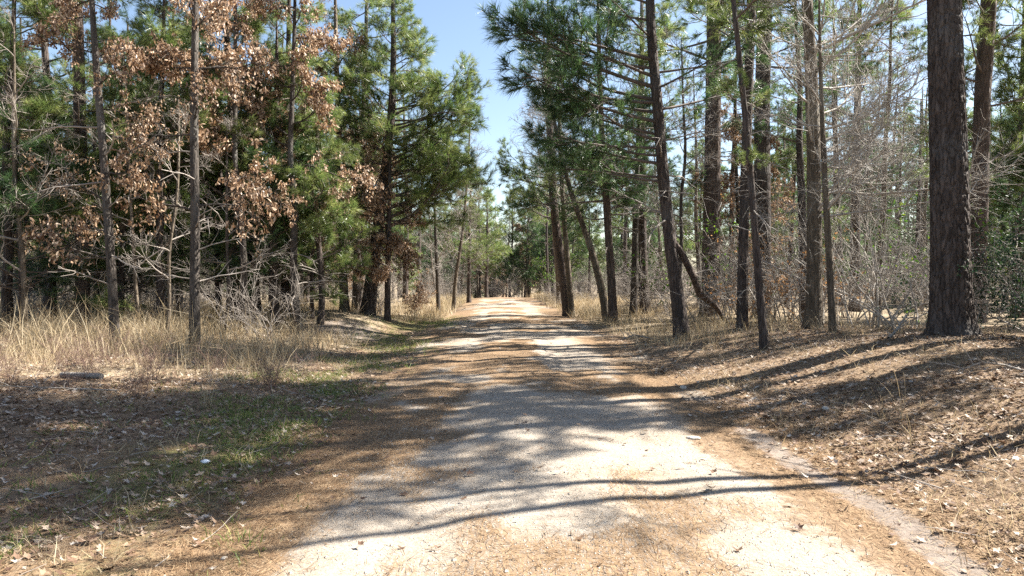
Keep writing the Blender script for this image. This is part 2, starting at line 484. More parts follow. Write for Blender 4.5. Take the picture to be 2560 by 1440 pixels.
# ---- limb prototypes, each along +X with +Z up: (wood geometry, foliage geometry)
def pine_limb(L, seed, dens=1.0, nw=0.0105, nl=0.23, nn=34):
    r = np.random.default_rng(seed)
    main = grow(np.zeros((1, 3)), np.array([[1, 0, 0.0]]), [L], 9, 0.07, (0, 0, 0.035), r)
    n1 = int(10 * dens * L / 2 + 3)
    p, d, pi, t = spawn(main, n1, 0.22, 0.99, 0.5, 1.1, r, 0.45)
    l1 = (0.30 + 0.34 * L * (1.05 - t)) * r.uniform(0.7, 1.2, len(t))
    sec = grow(p, d, l1, 6, 0.10, (0, 0, 0.08), r)
    p2, d2, pi2, t2 = spawn(sec, 3, 0.25, 0.95, 0.4, 0.9, r, 0.7)
    ter = grow(p2, d2, r.uniform(0.14, 0.32, len(t2)), 3, 0.1, (0, 0, 0.15), r)
    w = Geo()
    rb = 0.011 + 0.0095 * L
    tube(w, main, taper([rb], [0.006], 9), 6)
    tube(w, sec, taper(np.full(len(l1), 0.009), np.full(len(l1), 0.004), 6), 4)
    tube(w, ter, taper(np.full(len(t2), 0.005), np.full(len(t2), 0.003), 3), 3)
    f = Geo()
    C = np.concatenate([ter[:, -1], sec[:, -1], main[:, -1]]); A = np.concatenate([ter[:, -1] - ter[:, -2], sec[:, -1] - sec[:, -2], main[:, -1] - main[:, -2]])
    needle_tufts(f, C, A, nn, nl, nw, r)
    return w, f


def wood_levels(L, seed, pull, n1, n2, n3, wob=0.12, thin=1.0):
    r = np.random.default_rng(seed)
    main = grow(np.zeros((1, 3)), np.array([[1, 0, 0.0]]), [L], 10, wob, pull, r)
    p, d, pi, t = spawn(main, n1, 0.15, 0.98, 0.45, 1.1, r)
    l1 = L * (0.25 + 0.35 * (1 - t)) * r.uniform(0.6, 1.2, len(t))
    sec = grow(p, d, l1, 7, wob * 1.2, np.array(pull) * 1.2, r)
    p2, d2, pi2, t2 = spawn(sec, n2, 0.15, 0.98, 0.4, 1.1, r)
    l2 = l1[pi2] * r.uniform(0.3, 0.65, len(t2))
    ter = grow(p2, d2, l2, 5, wob * 1.4, np.array(pull) * 1.2, r)
    w = Geo(); rb = (0.008 + 0.011 * L) * thin
    tube(w, main, taper([rb], [0.006 * thin], 10), 6)
    tube(w, sec, taper(np.full(len(l1), rb * 0.42), np.full(len(l1), 0.0045 * thin), 7), 4)
    tube(w, ter, taper(np.full(len(l2), 0.006 * thin), np.full(len(l2), 0.003 * thin), 5), 3)
    qua = None
    if n3:
        p3, d3, pi3, t3 = spawn(ter, n3, 0.1, 0.98, 0.3, 1.0, r)
        l3 = np.maximum(l2[pi3] * r.uniform(0.35, 0.8, len(t3)), 0.12)
        qua = grow(p3, d3, l3, 4, wob * 1.5, np.array(pull), r)
        tube(w, qua, taper(np.full(len(l3), 0.0036 * thin), np.full(len(l3), 0.0022 * thin), 4), 3)
    return w, main, sec, ter, qua, r


def oak_limb(L, seed, dens=1.0):
    w, main, sec, ter, qua, r = wood_levels(L, seed, (0, 0, 0.02), int(5 + 2.5 * L), 4, 2)
    f = Geo()
    base = np.concatenate([qua[:, -1], qua[:, 1], ter[:, -1]])
    keep = r.random(len(base)) < 0.36
    base = base[keep]
    n = max(4, int(round(16 * dens)))
    C = np.repeat(base, n, 0) + r.normal(0, 0.05, (len(base) * n, 3))
    D = r.normal(0, 0.45, (len(C), 3)) + np.array([0, 0, -0.8])
    leaf_blades(f, C, D, r.uniform(0.05, 0.115, len(C)), r, aspect=0.42)
    return w, f


def bare_limb(L, seed, n3=3, up=0.03):
    w, *_ = wood_levels(L, seed, (0, 0, up), int(5 + 2.2 * L), 5, n3, 0.085, 0.85)
    return w, None


def dead_stick(L, seed):
    r = np.random.default_rng(seed)
    main = grow(np.zeros((1, 3)), np.array([[1, 0, 0.0]]), [L], 7, 0.09, (0, 0, -0.02), r)
    p, d, pi, t = spawn(main, 5, 0.3, 0.95, 0.5, 1.0, r)
    sec = grow(p, d, L * 0.35 * r.uniform(0.4, 1.1, 5), 4, 0.12, (0, 0, 0), r)
    w = Geo(); tube(w, main, taper([0.015], [0.005], 7), 5); tube(w, sec, taper(np.full(5, 0.007), np.full(5, 0.003), 4), 3)
    return w, None


LIMBS = {
    'pine': {1.2: [pine_limb(1.2, 100 + i) for i in range(3)], 2.0: [pine_limb(2.0, 110 + i) for i in range(3)], 3.0: [pine_limb(3.0, 120 + i) for i in range(3)]},
    'oak': {1.2: [oak_limb(1.2, 200 + i, 1.0) for i in range(3)], 2.2: [oak_limb(2.2, 210 + i) for i in range(3)]},
    'oakthin': {1.2: [oak_limb(1.2, 230 + i, 0.4) for i in range(2)], 2.2: [oak_limb(2.2, 240 + i, 0.4) for i in range(2)]},
    'bare': {1.3: [bare_limb(1.3, 300 + i) for i in range(3)], 2.4: [bare_limb(2.4, 310 + i) for i in range(3)], 3.8: [bare_limb(3.8, 320 + i) for i in range(2)]},
    'dead': {1.0: [dead_stick(1.0, 400 + i) for i in range(4)]},
}
FOL = {'pine': ('needles', M_NEED), 'oak': ('leaves', M_LEAF), 'oakthin': ('leaves', M_LEAF)}
WOODM = {'pine': M_TWIGD, 'oak': M_OAK, 'oakthin': M_OAK, 'bare': M_TWIG, 'dead': M_TWIG}
_meshes = {}


def limb_mesh(kind, L, i, part, mat):
    key = (kind, L, i, part, mat.name)
    if key not in _meshes:
        g = LIMBS[kind][L][i][0 if part == 'wood' else 1]
        _meshes[key] = g.mesh("%s_%s" % (kind, part), [mat], part == 'wood')
    return _meshes[key]


def pick(kind, length, rng):
    Ls = sorted(LIMBS[kind]); L = min(Ls, key=lambda a: abs(math.log(a / length)))
    return L, int(rng.integers(len(LIMBS[kind][L]))), length / L


def limb_matrix(loc, yaw, pitch, roll, s):
    return Matrix.Translation(loc) @ Euler((roll, -pitch, yaw), 'XYZ').to_matrix().to_4x4() @ Matrix.Scale(s, 4)


def trunk_geo(path, rad, sides=12, step=0.35, flare=0.0, rough=0.03, rng=None, plates=0.0, soft=0.8):
    """path: points from the base up, rad: radius at each; smooth tapering tube with uneven outline"""
    path = np.array(path, float); rad = np.array(rad, float)
    seg = np.concatenate([[0], np.cumsum(np.linalg.norm(np.diff(path, axis=0), axis=1))])
    n = max(4, int(seg[-1] / step))
    s = np.linspace(0, seg[-1], n)
    def smooth(v):
        k = max(1, int(soft / step)); vv = np.pad(v, k, mode='reflect', reflect_type='odd')
        return np.convolve(vv, np.ones(2 * k + 1) / (2 * k + 1), 'valid')
    P = np.stack([smooth(np.interp(s, seg, path[:, i])) for i in range(3)], -1)
    R = np.interp(s, seg, rad)
    R = R * (1 + flare * np.exp(-s / 0.28))
    T = nrm(np.gradient(P, axis=0))
    ref = np.array([1.0, 0, 0]); U = nrm(np.cross(T, np.array([[0, 1.0, 0]]))); V = np.cross(T, U)
    a = np.arange(sides) * 2 * math.pi / sides
    A, S = np.meshgrid(a, s)
    off = float(path[0, 0] * 7.1 + path[0, 1] * 3.3)
    ca, sa = np.cos(A), np.sin(A)
    nz = fbm(ca * 1.3 + off, S * 1.1 + sa * 1.3, 3, 4.0)
    RR = R[:, None] * (1 + rough * 2 * nz)
    if flare:
        RR = RR + R[:, None] * flare * 0.5 * np.exp(-S / 0.35) * np.sin(A * 5 + off)
    if plates:
        na = max(6, int(round(2 * math.pi * rad[0] / 0.085)))
        u = A / (2 * math.pi) * na; v = S / 0.17
        u = u + 0.35 * fbm(v * 1.3, ca * 2 + off, 2); f1 = np.full(u.shape, 9.0); f2 = f1.copy()
        ui = np.floor(u).astype(int); vi = np.floor(v).astype(int)
        for du in (-1, 0, 1):
            for dv in (-1, 0, 1):
                cu = ui + du; cv = vi + dv; k = np.mod(cu, na)
                jx = _tab[k & 255, cv & 255]; jy = _tab[(k + 91) & 255, (cv + 53) & 255]
                dd = np.hypot(cu + jx - u, cv + jy - v)
                m = dd < f1
                f2 = np.where(m, f1, np.minimum(f2, dd)); f1 = np.where(m, dd, f1)
        pl = sstep(0.02, 0.22, f2 - f1)
        RR = RR + plates * (pl - 0.6) + plates * 0.5 * fbm(u * 1.5, v * 2, 3, 2.0)
    ring = P[:, None, :] + RR[..., None] * (ca[..., None] * U[:, None, :] + sa[..., None] * V[:, None, :])
    g = Geo()
    idx = np.arange(n * sides).reshape(n, sides); nx = np.roll(idx, -1, 1)
    g.add(ring, quads=np.stack([idx[:-1], idx[1:], nx[1:], nx[:-1]], -1).reshape(-1, 4))
    return g, P, R, s


def px(pts, Y, dy=None):
    """picture points (2560 wide) to places at depth Y"""
    return [((x - 1280) / FPX * (Y + (dy[i] if dy else 0)), Y + (dy[i] if dy else 0), EYE + (690 - y) / FPX * (Y + (dy[i] if dy else 0))) for i, (x, y) in enumerate(pts)]


def dress(root, P, R, s, base, kind, z0, z1, n, lfun, pitch, rng, merged=None, fol=None, wood=None, yaw=None):
    """hang limbs of a kind along a trunk between heights z0 and z1 (above its base)"""
    zz = P[:, 2] - base[2]
    for j in range(n):
        t = (j + rng.random()) / n
        z = z0 + (z1 - z0) * t
        loc = Vector([float(np.interp(z, zz, P[:, i])) for i in range(3)]) - Vector(base)
        ln = lfun(t) * rng.uniform(0.75, 1.2)
        if ln < 0.15:
            continue
        L, i, sc = pick(kind, ln, rng)
        yw = rng.uniform(0, 2 * math.pi) if yaw is None else rng.uniform(*yaw)
        pt = rng.uniform(*pitch) if not callable(pitch) else pitch(t) + rng.uniform(-0.15, 0.15)
        M = limb_matrix(loc, yw, pt, rng.uniform(-0.4, 0.4), sc)
        w, f = LIMBS[kind][L][i]
        if merged is not None:
            merged.add_geo(w, M, 0)
            if f is not None:
                merged.add_geo(f, M, 1)
            continue
        o = link("branch", limb_mesh(kind, L, i, 'wood', wood or WOODM[kind]), root)
        o.matrix_local = M
        if f is not None:
            nme, fm = FOL[kind]
            c = link(nme, limb_mesh(kind, L, i, 'fol', fol or fm), o)


def hero(name, label, cat, path, rad, barkm, limbs, seed, sides=14, step=0.3, flare=0.25, plates=0.0, rough=0.03, group=None, foot=True, soft=0.8):
    """a tree of its own shape: limbs is a list of dress() settings"""
    path = [tuple(p) for p in path]
    if foot:
        x, y, _ = path[0]; path[0] = (x, y, hz(x, y) - 0.08)
    base = path[0]
    root = thing(name, label, cat, base, group)
    g, P, R, s = trunk_geo(path, rad, sides, step, flare, rough, plates=plates, soft=soft)
    g.v = [a - np.array(base) for a in g.v]
    t = link("trunk", g.mesh("trunk", [barkm], True), root)
    rng = np.random.default_rng(seed)
    for kw in limbs:
        dress(root, P, R, s, base, rng=rng, **kw)
    return root


def up(x, dx, y0, ytop, Y, n=5, wob=6, seed=0):
    """a nearly straight picture line from (x, y0) up to (x + dx, ytop)"""
    r = np.random.default_rng(seed + int(x))
    return px([(x + dx * i / n + (r.normal(0, wob) if 0 < i < n else 0), y0 + (ytop - y0) * i / n) for i in range(n + 1)], Y)


def extend(path, zt, rng=None):
    """carry a trunk on above the frame to height zt along its last lean, straightening"""
    a, b = np.array(path[-2]), np.array(path[-1])
    d = (b - a) / max(b[2] - a[2], 0.1)
    return list(path) + [tuple(b + d * (zt - b[2]) * 0.5 * np.array([0.7, 0.7, 1]) + np.array([0, 0, (zt - b[2]) * 0.0])), tuple(np.array([b[0] + d[0] * (zt - b[2]) * 0.5, b[1], zt]))]


CONE = lambda a, b: (lambda t: a + (b - a) * t)
BELL = lambda m, lo=0.35: (lambda t: m * (lo + (1 - lo) * math.sin(math.pi * min(1, 0.12 + t * 0.95)) ** 0.8))

# ------------------------------------------------------------------ trees of the right verge
big = px([(2380, 835), (2375, 640), (2368, 400), (2360, 200), (2352, 0)], 12.0)
big = extend(big, 21.0)
hero('pine_tree', 'massive dark pine with plated bark standing on the raised mound', 'tree', big,
     [0.335, 0.30, 0.28, 0.265, 0.25, 0.16, 0.04], M_PINE,
     [dict(kind='pine', z0=12.0, z1=20.8, n=55, lfun=CONE(3.6, 0.8), pitch=(-0.1, 0.6)), dict(kind='dead', z0=8, z1=12, n=5, lfun=CONE(1.2, 1.2), pitch=(-0.3, 0.3))],
     1, sides=110, step=0.035, flare=0.32, plates=0.024, rough=0.02)

r9 = extend(px([(2440, 790), (2446, 500), (2450, 250), (2464, 0)], 20.0), 14.5)
hero('pine_tree', 'tall straight pine just behind the massive mound pine', 'tree', r9, [0.24, 0.22, 0.21, 0.2, 0.13, 0.04], M_PINE2,
     [dict(kind='pine', z0=4.6, z1=14, n=26, lfun=CONE(3.0, 0.8), pitch=(-0.2, 0.5)), dict(kind='dead', z0=2, z1=5, n=7, lfun=CONE(1.2, 1.2), pitch=(-0.3, 0.3))], 2, plates=0.01, sides=48, step=0.08)
r10 = extend(px([(2545, 800), (2548, 500), (2556, 250), (2562, 0)], 23.0), 14.5)
hero('pine_tree', 'pine at the picture edge above the evergreen bush', 'tree', r10, [0.2, 0.19, 0.17, 0.15, 0.1, 0.03], M_PINE2,
     [dict(kind='pine', z0=4.4, z1=14, n=36, lfun=CONE(3.0, 0.8), pitch=(-0.25, 0.5))], 3)

# the leaning pine with a broken stem resting against it
r1 = extend(px([(1708, 835), (1688, 700), (1664, 520), (1650, 360), (1640, 240), (1626, 100), (1622, 0)], 17.6), 15)
hero('pine_tree', 'leaning pine that a broken stem rests against', 'tree', r1, [0.2, 0.165, 0.15, 0.14, 0.13, 0.12, 0.11, 0.08, 0.03], M_PINE,
     [dict(kind='pine', z0=5.4, z1=14.6, n=15, lfun=CONE(3.4, 0.9), pitch=(-0.15, 0.45), fol=M_NEED2),
      dict(kind='pine', z0=4.0, z1=7.3, n=15, lfun=CONE(3.3, 4.0), pitch=(-0.1, 0.25), yaw=(2.6, 3.7), fol=M_NEED2),
      dict(kind='dead', z0=2.6, z1=5.5, n=9, lfun=CONE(1.6, 1.6), pitch=(-0.4, 0.4))], 4, plates=0.008, sides=36, step=0.1)
bs = px([(1668, 590), (1702, 628), (1732, 690), (1750, 735), (1786, 762), (1822, 786)], 17.3, [0.25, 0.3, 0.6, 1.0, 1.6, 2.2])
bs[-1] = (bs[-1][0], bs[-1][1], hz(bs[-1][0], bs[-1][1]) + 0.02)
hero('broken_stem', 'snapped stem propped between the leaning pine and the ground', 'dead stem', bs[::-1], [0.06, 0.085, 0.10, 0.10, 0.09, 0.08], M_PINE2,
     [dict(kind='dead', z0=0.3, z1=1.6, n=4, lfun=CONE(1.2, 0.8), pitch=(-0.2, 0.6))], 5, foot=False, flare=0.0, rough=0.12, step=0.06, soft=0.12)

r2 = extend(px([(1856, 835), (1858, 600), (1864, 350), (1872, 100), (1876, 0)], 17.4), 13)
hero('pine_tree', 'slim straight dark pine between the leaning pine and the pale thin trunk', 'tree', r2, [0.135, 0.125, 0.12, 0.11, 0.1, 0.08, 0.03], M_PINE,
     [dict(kind='pine', z0=7.2, z1=12.8, n=16, lfun=CONE(2.6, 0.8), pitch=(-0.1, 0.5)), dict(kind='dead', z0=2.5, z1=6, n=8, lfun=CONE(1.3, 1.3), pitch=(-0.4, 0.4))], 6, plates=0.007, sides=30, step=0.1)
r3 = extend(px([(1914, 862), (1900, 740), (1880, 500), (1862, 300), (1840, 100), (1828, 0)], 13.4), 11)
hero('pine_sapling', 'thin leaning pine sapling closest to the road on the bank', 'tree', r3, [0.085, 0.075, 0.068, 0.06, 0.05, 0.045, 0.03, 0.01], M_PINE,
     [dict(kind='pine', z0=6.2, z1=10.8, n=14, lfun=CONE(1.3, 0.6), pitch=(0.0, 0.6)), dict(kind='pine', z0=3.4, z1=3.7, n=3, lfun=CONE(0.5, 0.5), pitch=(0.0, 0.8)), dict(kind='pine', z0=4.8, z1=5.1, n=3, lfun=CONE(0.5, 0.5), pitch=(0.0, 0.8)),
      dict(kind='dead', z0=1.5, z1=6, n=9, lfun=CONE(1.0, 0.8), pitch=(-0.5, 0.3))], 7)
r6 = extend(px([(2034, 825), (2036, 700), (2034, 520), (2030, 330), (2022, 150), (2012, 0)], 16.2), 14)
hero('sweetgum_tree', 'stout bare tree with pale lit bark and crooked branches', 'tree', r6, [0.2, 0.175, 0.165, 0.155, 0.14, 0.12, 0.08, 0.02], M_GUM,
     [dict(kind='bare', z0=2.6, z1=13.5, n=22, lfun=CONE(2.8, 1.3), pitch=(-0.1, 0.8), wood=M_PALE), dict(kind='bare', wood=M_PALE, z0=2.4, z1=7, n=12, lfun=CONE(3.6, 3.2), pitch=(-0.1, 0.5), yaw=(-0.9, 0.9))], 8, flare=0.3, rough=0.05)
r7 = extend(px([(2085, 832), (2076, 700), (2064, 520), (2055, 360), (2050, 260)], 14.6), 8.5)
hero('bare_sapling', 'thin bare trunk on the bank just beside the stout bare tree', 'tree', r7, [0.08, 0.072, 0.065, 0.055, 0.045, 0.03, 0.01], M_GUM,
     [dict(kind='bare', wood=M_PALE, z0=2.4, z1=8, n=16, lfun=CONE(2.0, 1.0), pitch=(-0.1, 0.7))], 9)
r4 = extend(px([(1775, 790), (1778, 600), (1780, 350), (1782, 0)], 24.0), 15)
hero('pine_tree', 'thick pine trunk behind the snapped stem', 'tree', r4, [0.33, 0.3, 0.27, 0.24, 0.16, 0.04], M_PINE2,
     [dict(kind='pine', z0=8.5, z1=14.7, n=20, lfun=CONE(3.6, 0.9), pitch=(-0.15, 0.5)), dict(kind='dead', z0=2.5, z1=8, n=8, lfun=CONE(1.3, 1.3), pitch=(-0.4, 0.4))], 10, plates=0.01, sides=48, step=0.09)
r5 = extend(px([(1905, 790), (1906, 600), (1902, 300), (1908, 0)], 23.0), 15)
hero('pine_tree', 'thick dark pine behind the thin leaning sapling', 'tree', r5, [0.29, 0.27, 0.25, 0.22, 0.15, 0.04], M_PINE,
     [dict(kind='pine', z0=8.5, z1=14.7, n=20, lfun=CONE(3.4, 0.9), pitch=(-0.15, 0.5)), dict(kind='dead', z0=2.5, z1=8, n=8, lfun=CONE(1.3, 1.3), pitch=(-0.4, 0.4))], 11, plates=0.01, sides=48, step=0.09)

# middle distance, right verge
def mid(name, label, x0, dx, Y, r0, top, barkm, limbs, seed, mid_px=None, y0=800):
    p = extend(up(x0, dx, y0, 300, Y, seed=seed) if mid_px is None else px(mid_px, Y), top)
    n = len(p)
    return hero(name, label, 'tree', p, list(np.linspace(r0, r0 * 0.55, n - 2)) + [r0 * 0.4, r0 * 0.12], barkm, limbs, seed)

PINEHI = lambda z0, z1, a=2.6, n=34, f=None: [dict(kind='pine', z0=z0, z1=z1, n=int(n * 0.65), lfun=CONE(a, 0.7), pitch=(-0.15, 0.5), fol=f), dict(kind='dead', z0=1.5, z1=z0, n=6, lfun=CONE(1.1, 1.1), pitch=(-0.4, 0.4))]
BARE = lambda z0, z1, a=2.4, n=26: [dict(kind='bare', z0=z0, z1=z1, n=n, lfun=CONE(a, 0.9), pitch=(0.1, 0.9))]
mid('pine_tree', 'curved pine first of the close pair beside the far road', 1416, -40, 30, 0.24, 14, M_PINE2, PINEHI(5.6, 13.6, 2.4, 30, M_NEED2) + [dict(kind='pine', z0=4.3, z1=6.6, n=12, lfun=CONE(2.4, 2.6), pitch=(-0.15, 0.3))], 20, [(1422, 775), (1408, 690), (1394, 600), (1384, 520), (1378, 420), (1374, 300)])
mid('hardwood_tree', 'slender pale trunk second of the close pair beside the far road', 1432, -20, 29.5, 0.14, 13, M_GUM, BARE(4, 12.4, 2.0, 22), 21, [(1430, 772), (1422, 690), (1414, 600), (1408, 520), (1402, 420), (1398, 300)])
mid('hardwood_tree', 'crooked bare trunk leaning strongly over toward the road', 1520, -60, 26, 0.16, 10, M_GUM, BARE(4.2, 9.6, 2.4, 18), 22, [(1518, 785), (1506, 730), (1486, 650), (1468, 590), (1446, 538), (1420, 460)])
mid('pine_tree', 'reddish pine beside the crooked leaning trunk', 1532, -14, 25, 0.17, 13.5, M_PINE2, PINEHI(4.2, 13, 2.8, 34, M_NEED2) + [dict(kind='pine', z0=3.9, z1=6.0, n=16, lfun=CONE(2.6, 2.8), pitch=(-0.15, 0.3), fol=M_NEED2)], 23, [(1534, 790), (1528, 690), (1520, 580), (1514, 480), (1506, 380), (1500, 250)])
mid('pine_tree', 'dark pine with low needles behind the reddish pine', 1612, -14, 28, 0.21, 15, M_PINE, PINEHI(6, 14.6, 2.8, 34), 24, [(1612, 790), (1608, 690), (1606, 600), (1604, 500), (1606, 400), (1604, 250)])
mid('hardwood_tree', 'forked bare grey tree between the reddish pine and the leaning pine', 1582, 14, 27, 0.15, 13, M_OAK, BARE(3.4, 12.6, 3.0, 30), 25)
mid('hardwood_tree', 'tall bare tree with fine pale twigs against the sky gap', 1390, -10, 38, 0.17, 17, M_GUM, BARE(4.5, 16.6, 3.4, 40), 26, [(1400, 770), (1396, 700), (1388, 600), (1380, 500), (1376, 420), (1370, 340)])
mid('hardwood_tree', 'bare sapling close beside the thick pine trunk', 1700, 8, 21, 0.07, 9, M_OAK, BARE(2, 8.6, 2.2, 18), 27)

# ------------------------------------------------------------------ trees of the left verge
OAK = lambda z0, z1, a=2.0, n=30, k='oak', p=(-0.15, 0.6): [dict(kind=k, z0=z0, z1=z1, n=n, lfun=CONE(a, 0.8), pitch=p)]
DEAD = lambda z0, z1, n, a=1.4: [dict(kind='dead', z0=z0, z1=z1, n=n, lfun=CONE(a, a), pitch=(-0.4, 0.4))]
la = extend(px([(288, 888), (282, 740), (272, 560), (262, 380), (248, 200), (238, 30)], 15.0), 10.5)
hero('oak_tree', 'slender oak with sparse rusty leaves in the tall dry grass', 'tree', la, [0.105, 0.098, 0.09, 0.08, 0.07, 0.055, 0.035, 0.015], M_OAK,
     OAK(1.9, 10.2, 1.6, 15, 'oakthin') + OAK(6.2, 10.2, 1.4, 4) + DEAD(1.2, 5, 8), 30)
lb = extend(px([(486, 885), (486, 740), (490, 560), (488, 380), (490, 200), (494, 30)], 15.2), 12)
hero('oak_tree', 'straight oak with a dark hanging clump of leaves high up', 'tree', lb, [0.12, 0.108, 0.1, 0.088, 0.078, 0.068, 0.045, 0.015], M_OAK,
     OAK(2.4, 11.6, 2.0, 11, 'oakthin') + OAK(6.2, 6.6, 1.2, 3) + OAK(7, 11.6, 1.8, 7) + DEAD(1.2, 4.5, 8), 31)
mid('hardwood_tree', 'bare sapling between the slender sparse oak and the straight oak', 352, -30, 17.5, 0.05, 7, M_GUM, BARE(1.4, 6.8, 1.6, 9), 47, y0=860)
mid('hardwood_tree', 'leaning bare sapling touching the straight oak', 410, 40, 16.4, 0.045, 6, M_GUM, BARE(1.4, 5.8, 1.4, 8), 48, y0=870)
mid('hardwood_tree', 'crooked bare tree behind the dry grass at the picture edge', 60, -20, 16.5, 0.07, 8, M_GUM, BARE(1.6, 7.6, 2.2, 11), 49, y0=870)
mid('hardwood_tree', 'bare sapling standing before the tight pine cluster', 560, 10, 18.5, 0.05, 6, M_OAK, BARE(1.4, 5.8, 1.4, 8), 50, y0=855)
PF = lambda z0, z1, a, n: [dict(kind='pine', z0=z0, z1=z1, n=n, lfun=CONE(a, 0.6), pitch=(-0.1, 0.45)), dict(kind='dead', z0=0.8, z1=z0, n=8, lfun=CONE(1.2, 1.2), pitch=(-0.4, 0.3))]
mid('pine_tree', 'light green pine standing between the slender sparse oak and the straight oak', 395, 10, 19.0, 0.13, 10.5, M_PINE, PF(3.4, 10.2, 2.1, 40), 51, y0=855)
mid('pine_tree', 'light green pine closest to the grassy picture edge', 20, 6, 17.6, 0.14, 10.5, M_PINE, PF(2.6, 10.2, 2.2, 40), 52, y0=855)
mid('pine_tree', 'young pine with green boughs beside the tight pine cluster', 800, -6, 20.5, 0.1, 7.5, M_PINE, PF(1.7, 7.3, 1.6, 30), 53, y0=830)
mid('pine_tree', 'second black trunk of the tight pine cluster', 712, 6, 22, 0.17, 13, M_PINE, PINEHI(4.5, 12.6, 2.0, 30), 54, y0=830)
lc = extend(px([(205, 855), (207, 640), (205, 420), (203, 200), (200, 0)], 18.5), 15)
hero('pine_tree', 'greyish pine behind the slender sparse oak', 'tree', lc, [0.18, 0.165, 0.155, 0.145, 0.13, 0.09, 0.02], M_PINE2,
     PINEHI(4.6, 14.6, 2.6, 40), 32, plates=0.008, sides=36, step=0.1)
mid('pine_tree', 'dark trunked pine deepest in the grass near the picture edge', 124, 6, 20, 0.19, 14, M_PINE, PINEHI(3.4, 13.6, 2.8, 46), 33, y0=845)
mid('pine_tree', 'dark pine just beyond the straight oak', 588, -6, 20, 0.17, 14, M_PINE, PINEHI(3.2, 13.6, 2.2, 40), 34, y0=845)
mid('pine_tree', 'first black trunk of the tight pine cluster', 648, -10, 21, 0.16, 14, M_PINE, PINEHI(3.0, 13.6, 2.2, 40), 35, y0=835)
mid('pine_tree', 'bushy pine with low green boughs over the tall grass', 690, 4, 20.5, 0.15, 9.5, M_PINE, PINEHI(1.6, 9.2, 2.0, 34), 36, y0=835)
mid('oak_tree', 'broad oak full of pale tan leaves catching the sun', 745, -14, 19.5, 0.13, 11.5, M_OAK, OAK(3.4, 11.2, 2.1, 24) + DEAD(1, 3, 6), 37, y0=840)
mid('oak_tree', 'tall oak with copper leaves between two dark pines', 610, -20, 18.6, 0.11, 11.5, M_OAK, OAK(4.6, 11.2, 1.6, 13), 38, y0=855)
mid('oak_tree', 'reddish trunk oak on the sandy bank', 860, -8, 24.2, 0.17, 13, M_GUM, OAK(2.8, 9.0, 1.8, 8) + OAK(2.8, 12.6, 2.2, 16, 'oakthin') + DEAD(1, 3, 6), 39, [(862, 785), (858, 700), (856, 600), (852, 480), (850, 360), (846, 240)])
lh = px([(918, 785), (930, 690), (944, 580), (962, 450), (980, 300), (986, 150), (984, 0), (982, -120)], 24.4)
hero('pine_tree', 'full green pine on the sandy bank bordering the sky gap', 'tree', lh, [0.26, 0.225, 0.2, 0.17, 0.14, 0.1, 0.06, 0.02], M_PINE,
     [dict(kind='pine', z0=3.0, z1=12.8, n=80, lfun=CONE(3.1, 0.15), pitch=(-0.1, 0.5)), dict(kind='pine', z0=3.0, z1=7.5, n=22, lfun=CONE(3.9, 3.0), pitch=(-0.05, 0.35), yaw=(-0.6, 0.6)),
      dict(kind='dead', z0=1.2, z1=3.2, n=6, lfun=CONE(1.4, 1.4), pitch=(-0.4, 0.4))], 40, plates=0.01, sides=40, step=0.1)
mid('pine_tree', 'taller pine rising behind the full green pine', 890, 20, 29, 0.2, 17, M_PINE, PINEHI(5, 16.6, 2.9, 60), 41)
li = extend(px([(968, 782), (969, 700), (972, 600), (974, 520)], 23.6), 7)
hero('oak_tree', 'thin black oak with one low bunch of orange leaves', 'tree', li, [0.11, 0.105, 0.09, 0.08, 0.05, 0.02], M_PINE,
     [dict(kind='oak', z0=1.7, z1=2.9, n=12, lfun=CONE(1.1, 0.9), pitch=(-0.2, 0.3)), dict(kind='oakthin', z0=3, z1=6.6, n=12, lfun=CONE(1.5, 0.9), pitch=(-0.1, 0.6))], 42)
mid('hardwood_tree', 'bare trunk beyond the sandy bank near the verge', 1094, -4, 34, 0.11, 12, M_OAK, BARE(2.5, 11.6, 2.2, 26), 43, [(1096, 765), (1094, 700), (1090, 620), (1088, 540), (1084, 420)])
mid('hardwood_tree', 'leaning bare tree beside the far road bend', 1134, 30, 38, 0.12, 12, M_GUM, BARE(2.5, 11.6, 2.4, 28), 44, [(1134, 765), (1138, 700), (1148, 640), (1158, 570), (1166, 480)])
mid('pine_tree', 'young pine with light green needles beside the far road', 1172, 4, 46, 0.15, 9.0, M_PINE, PINEHI(2.6, 8.8, 2.6, 44), 45, [(1172, 755), (1172, 700), (1174, 600), (1176, 520)])
mid('pine_tree', 'pine at the far road crest closing the sky gap from the sunny side', 1216, 4, 60, 0.17, 8.6, M_PINE, PINEHI(2.2, 8.4, 2.6, 44), 46, [(1216, 750), (1216, 700), (1218, 640), (1218, 590)])

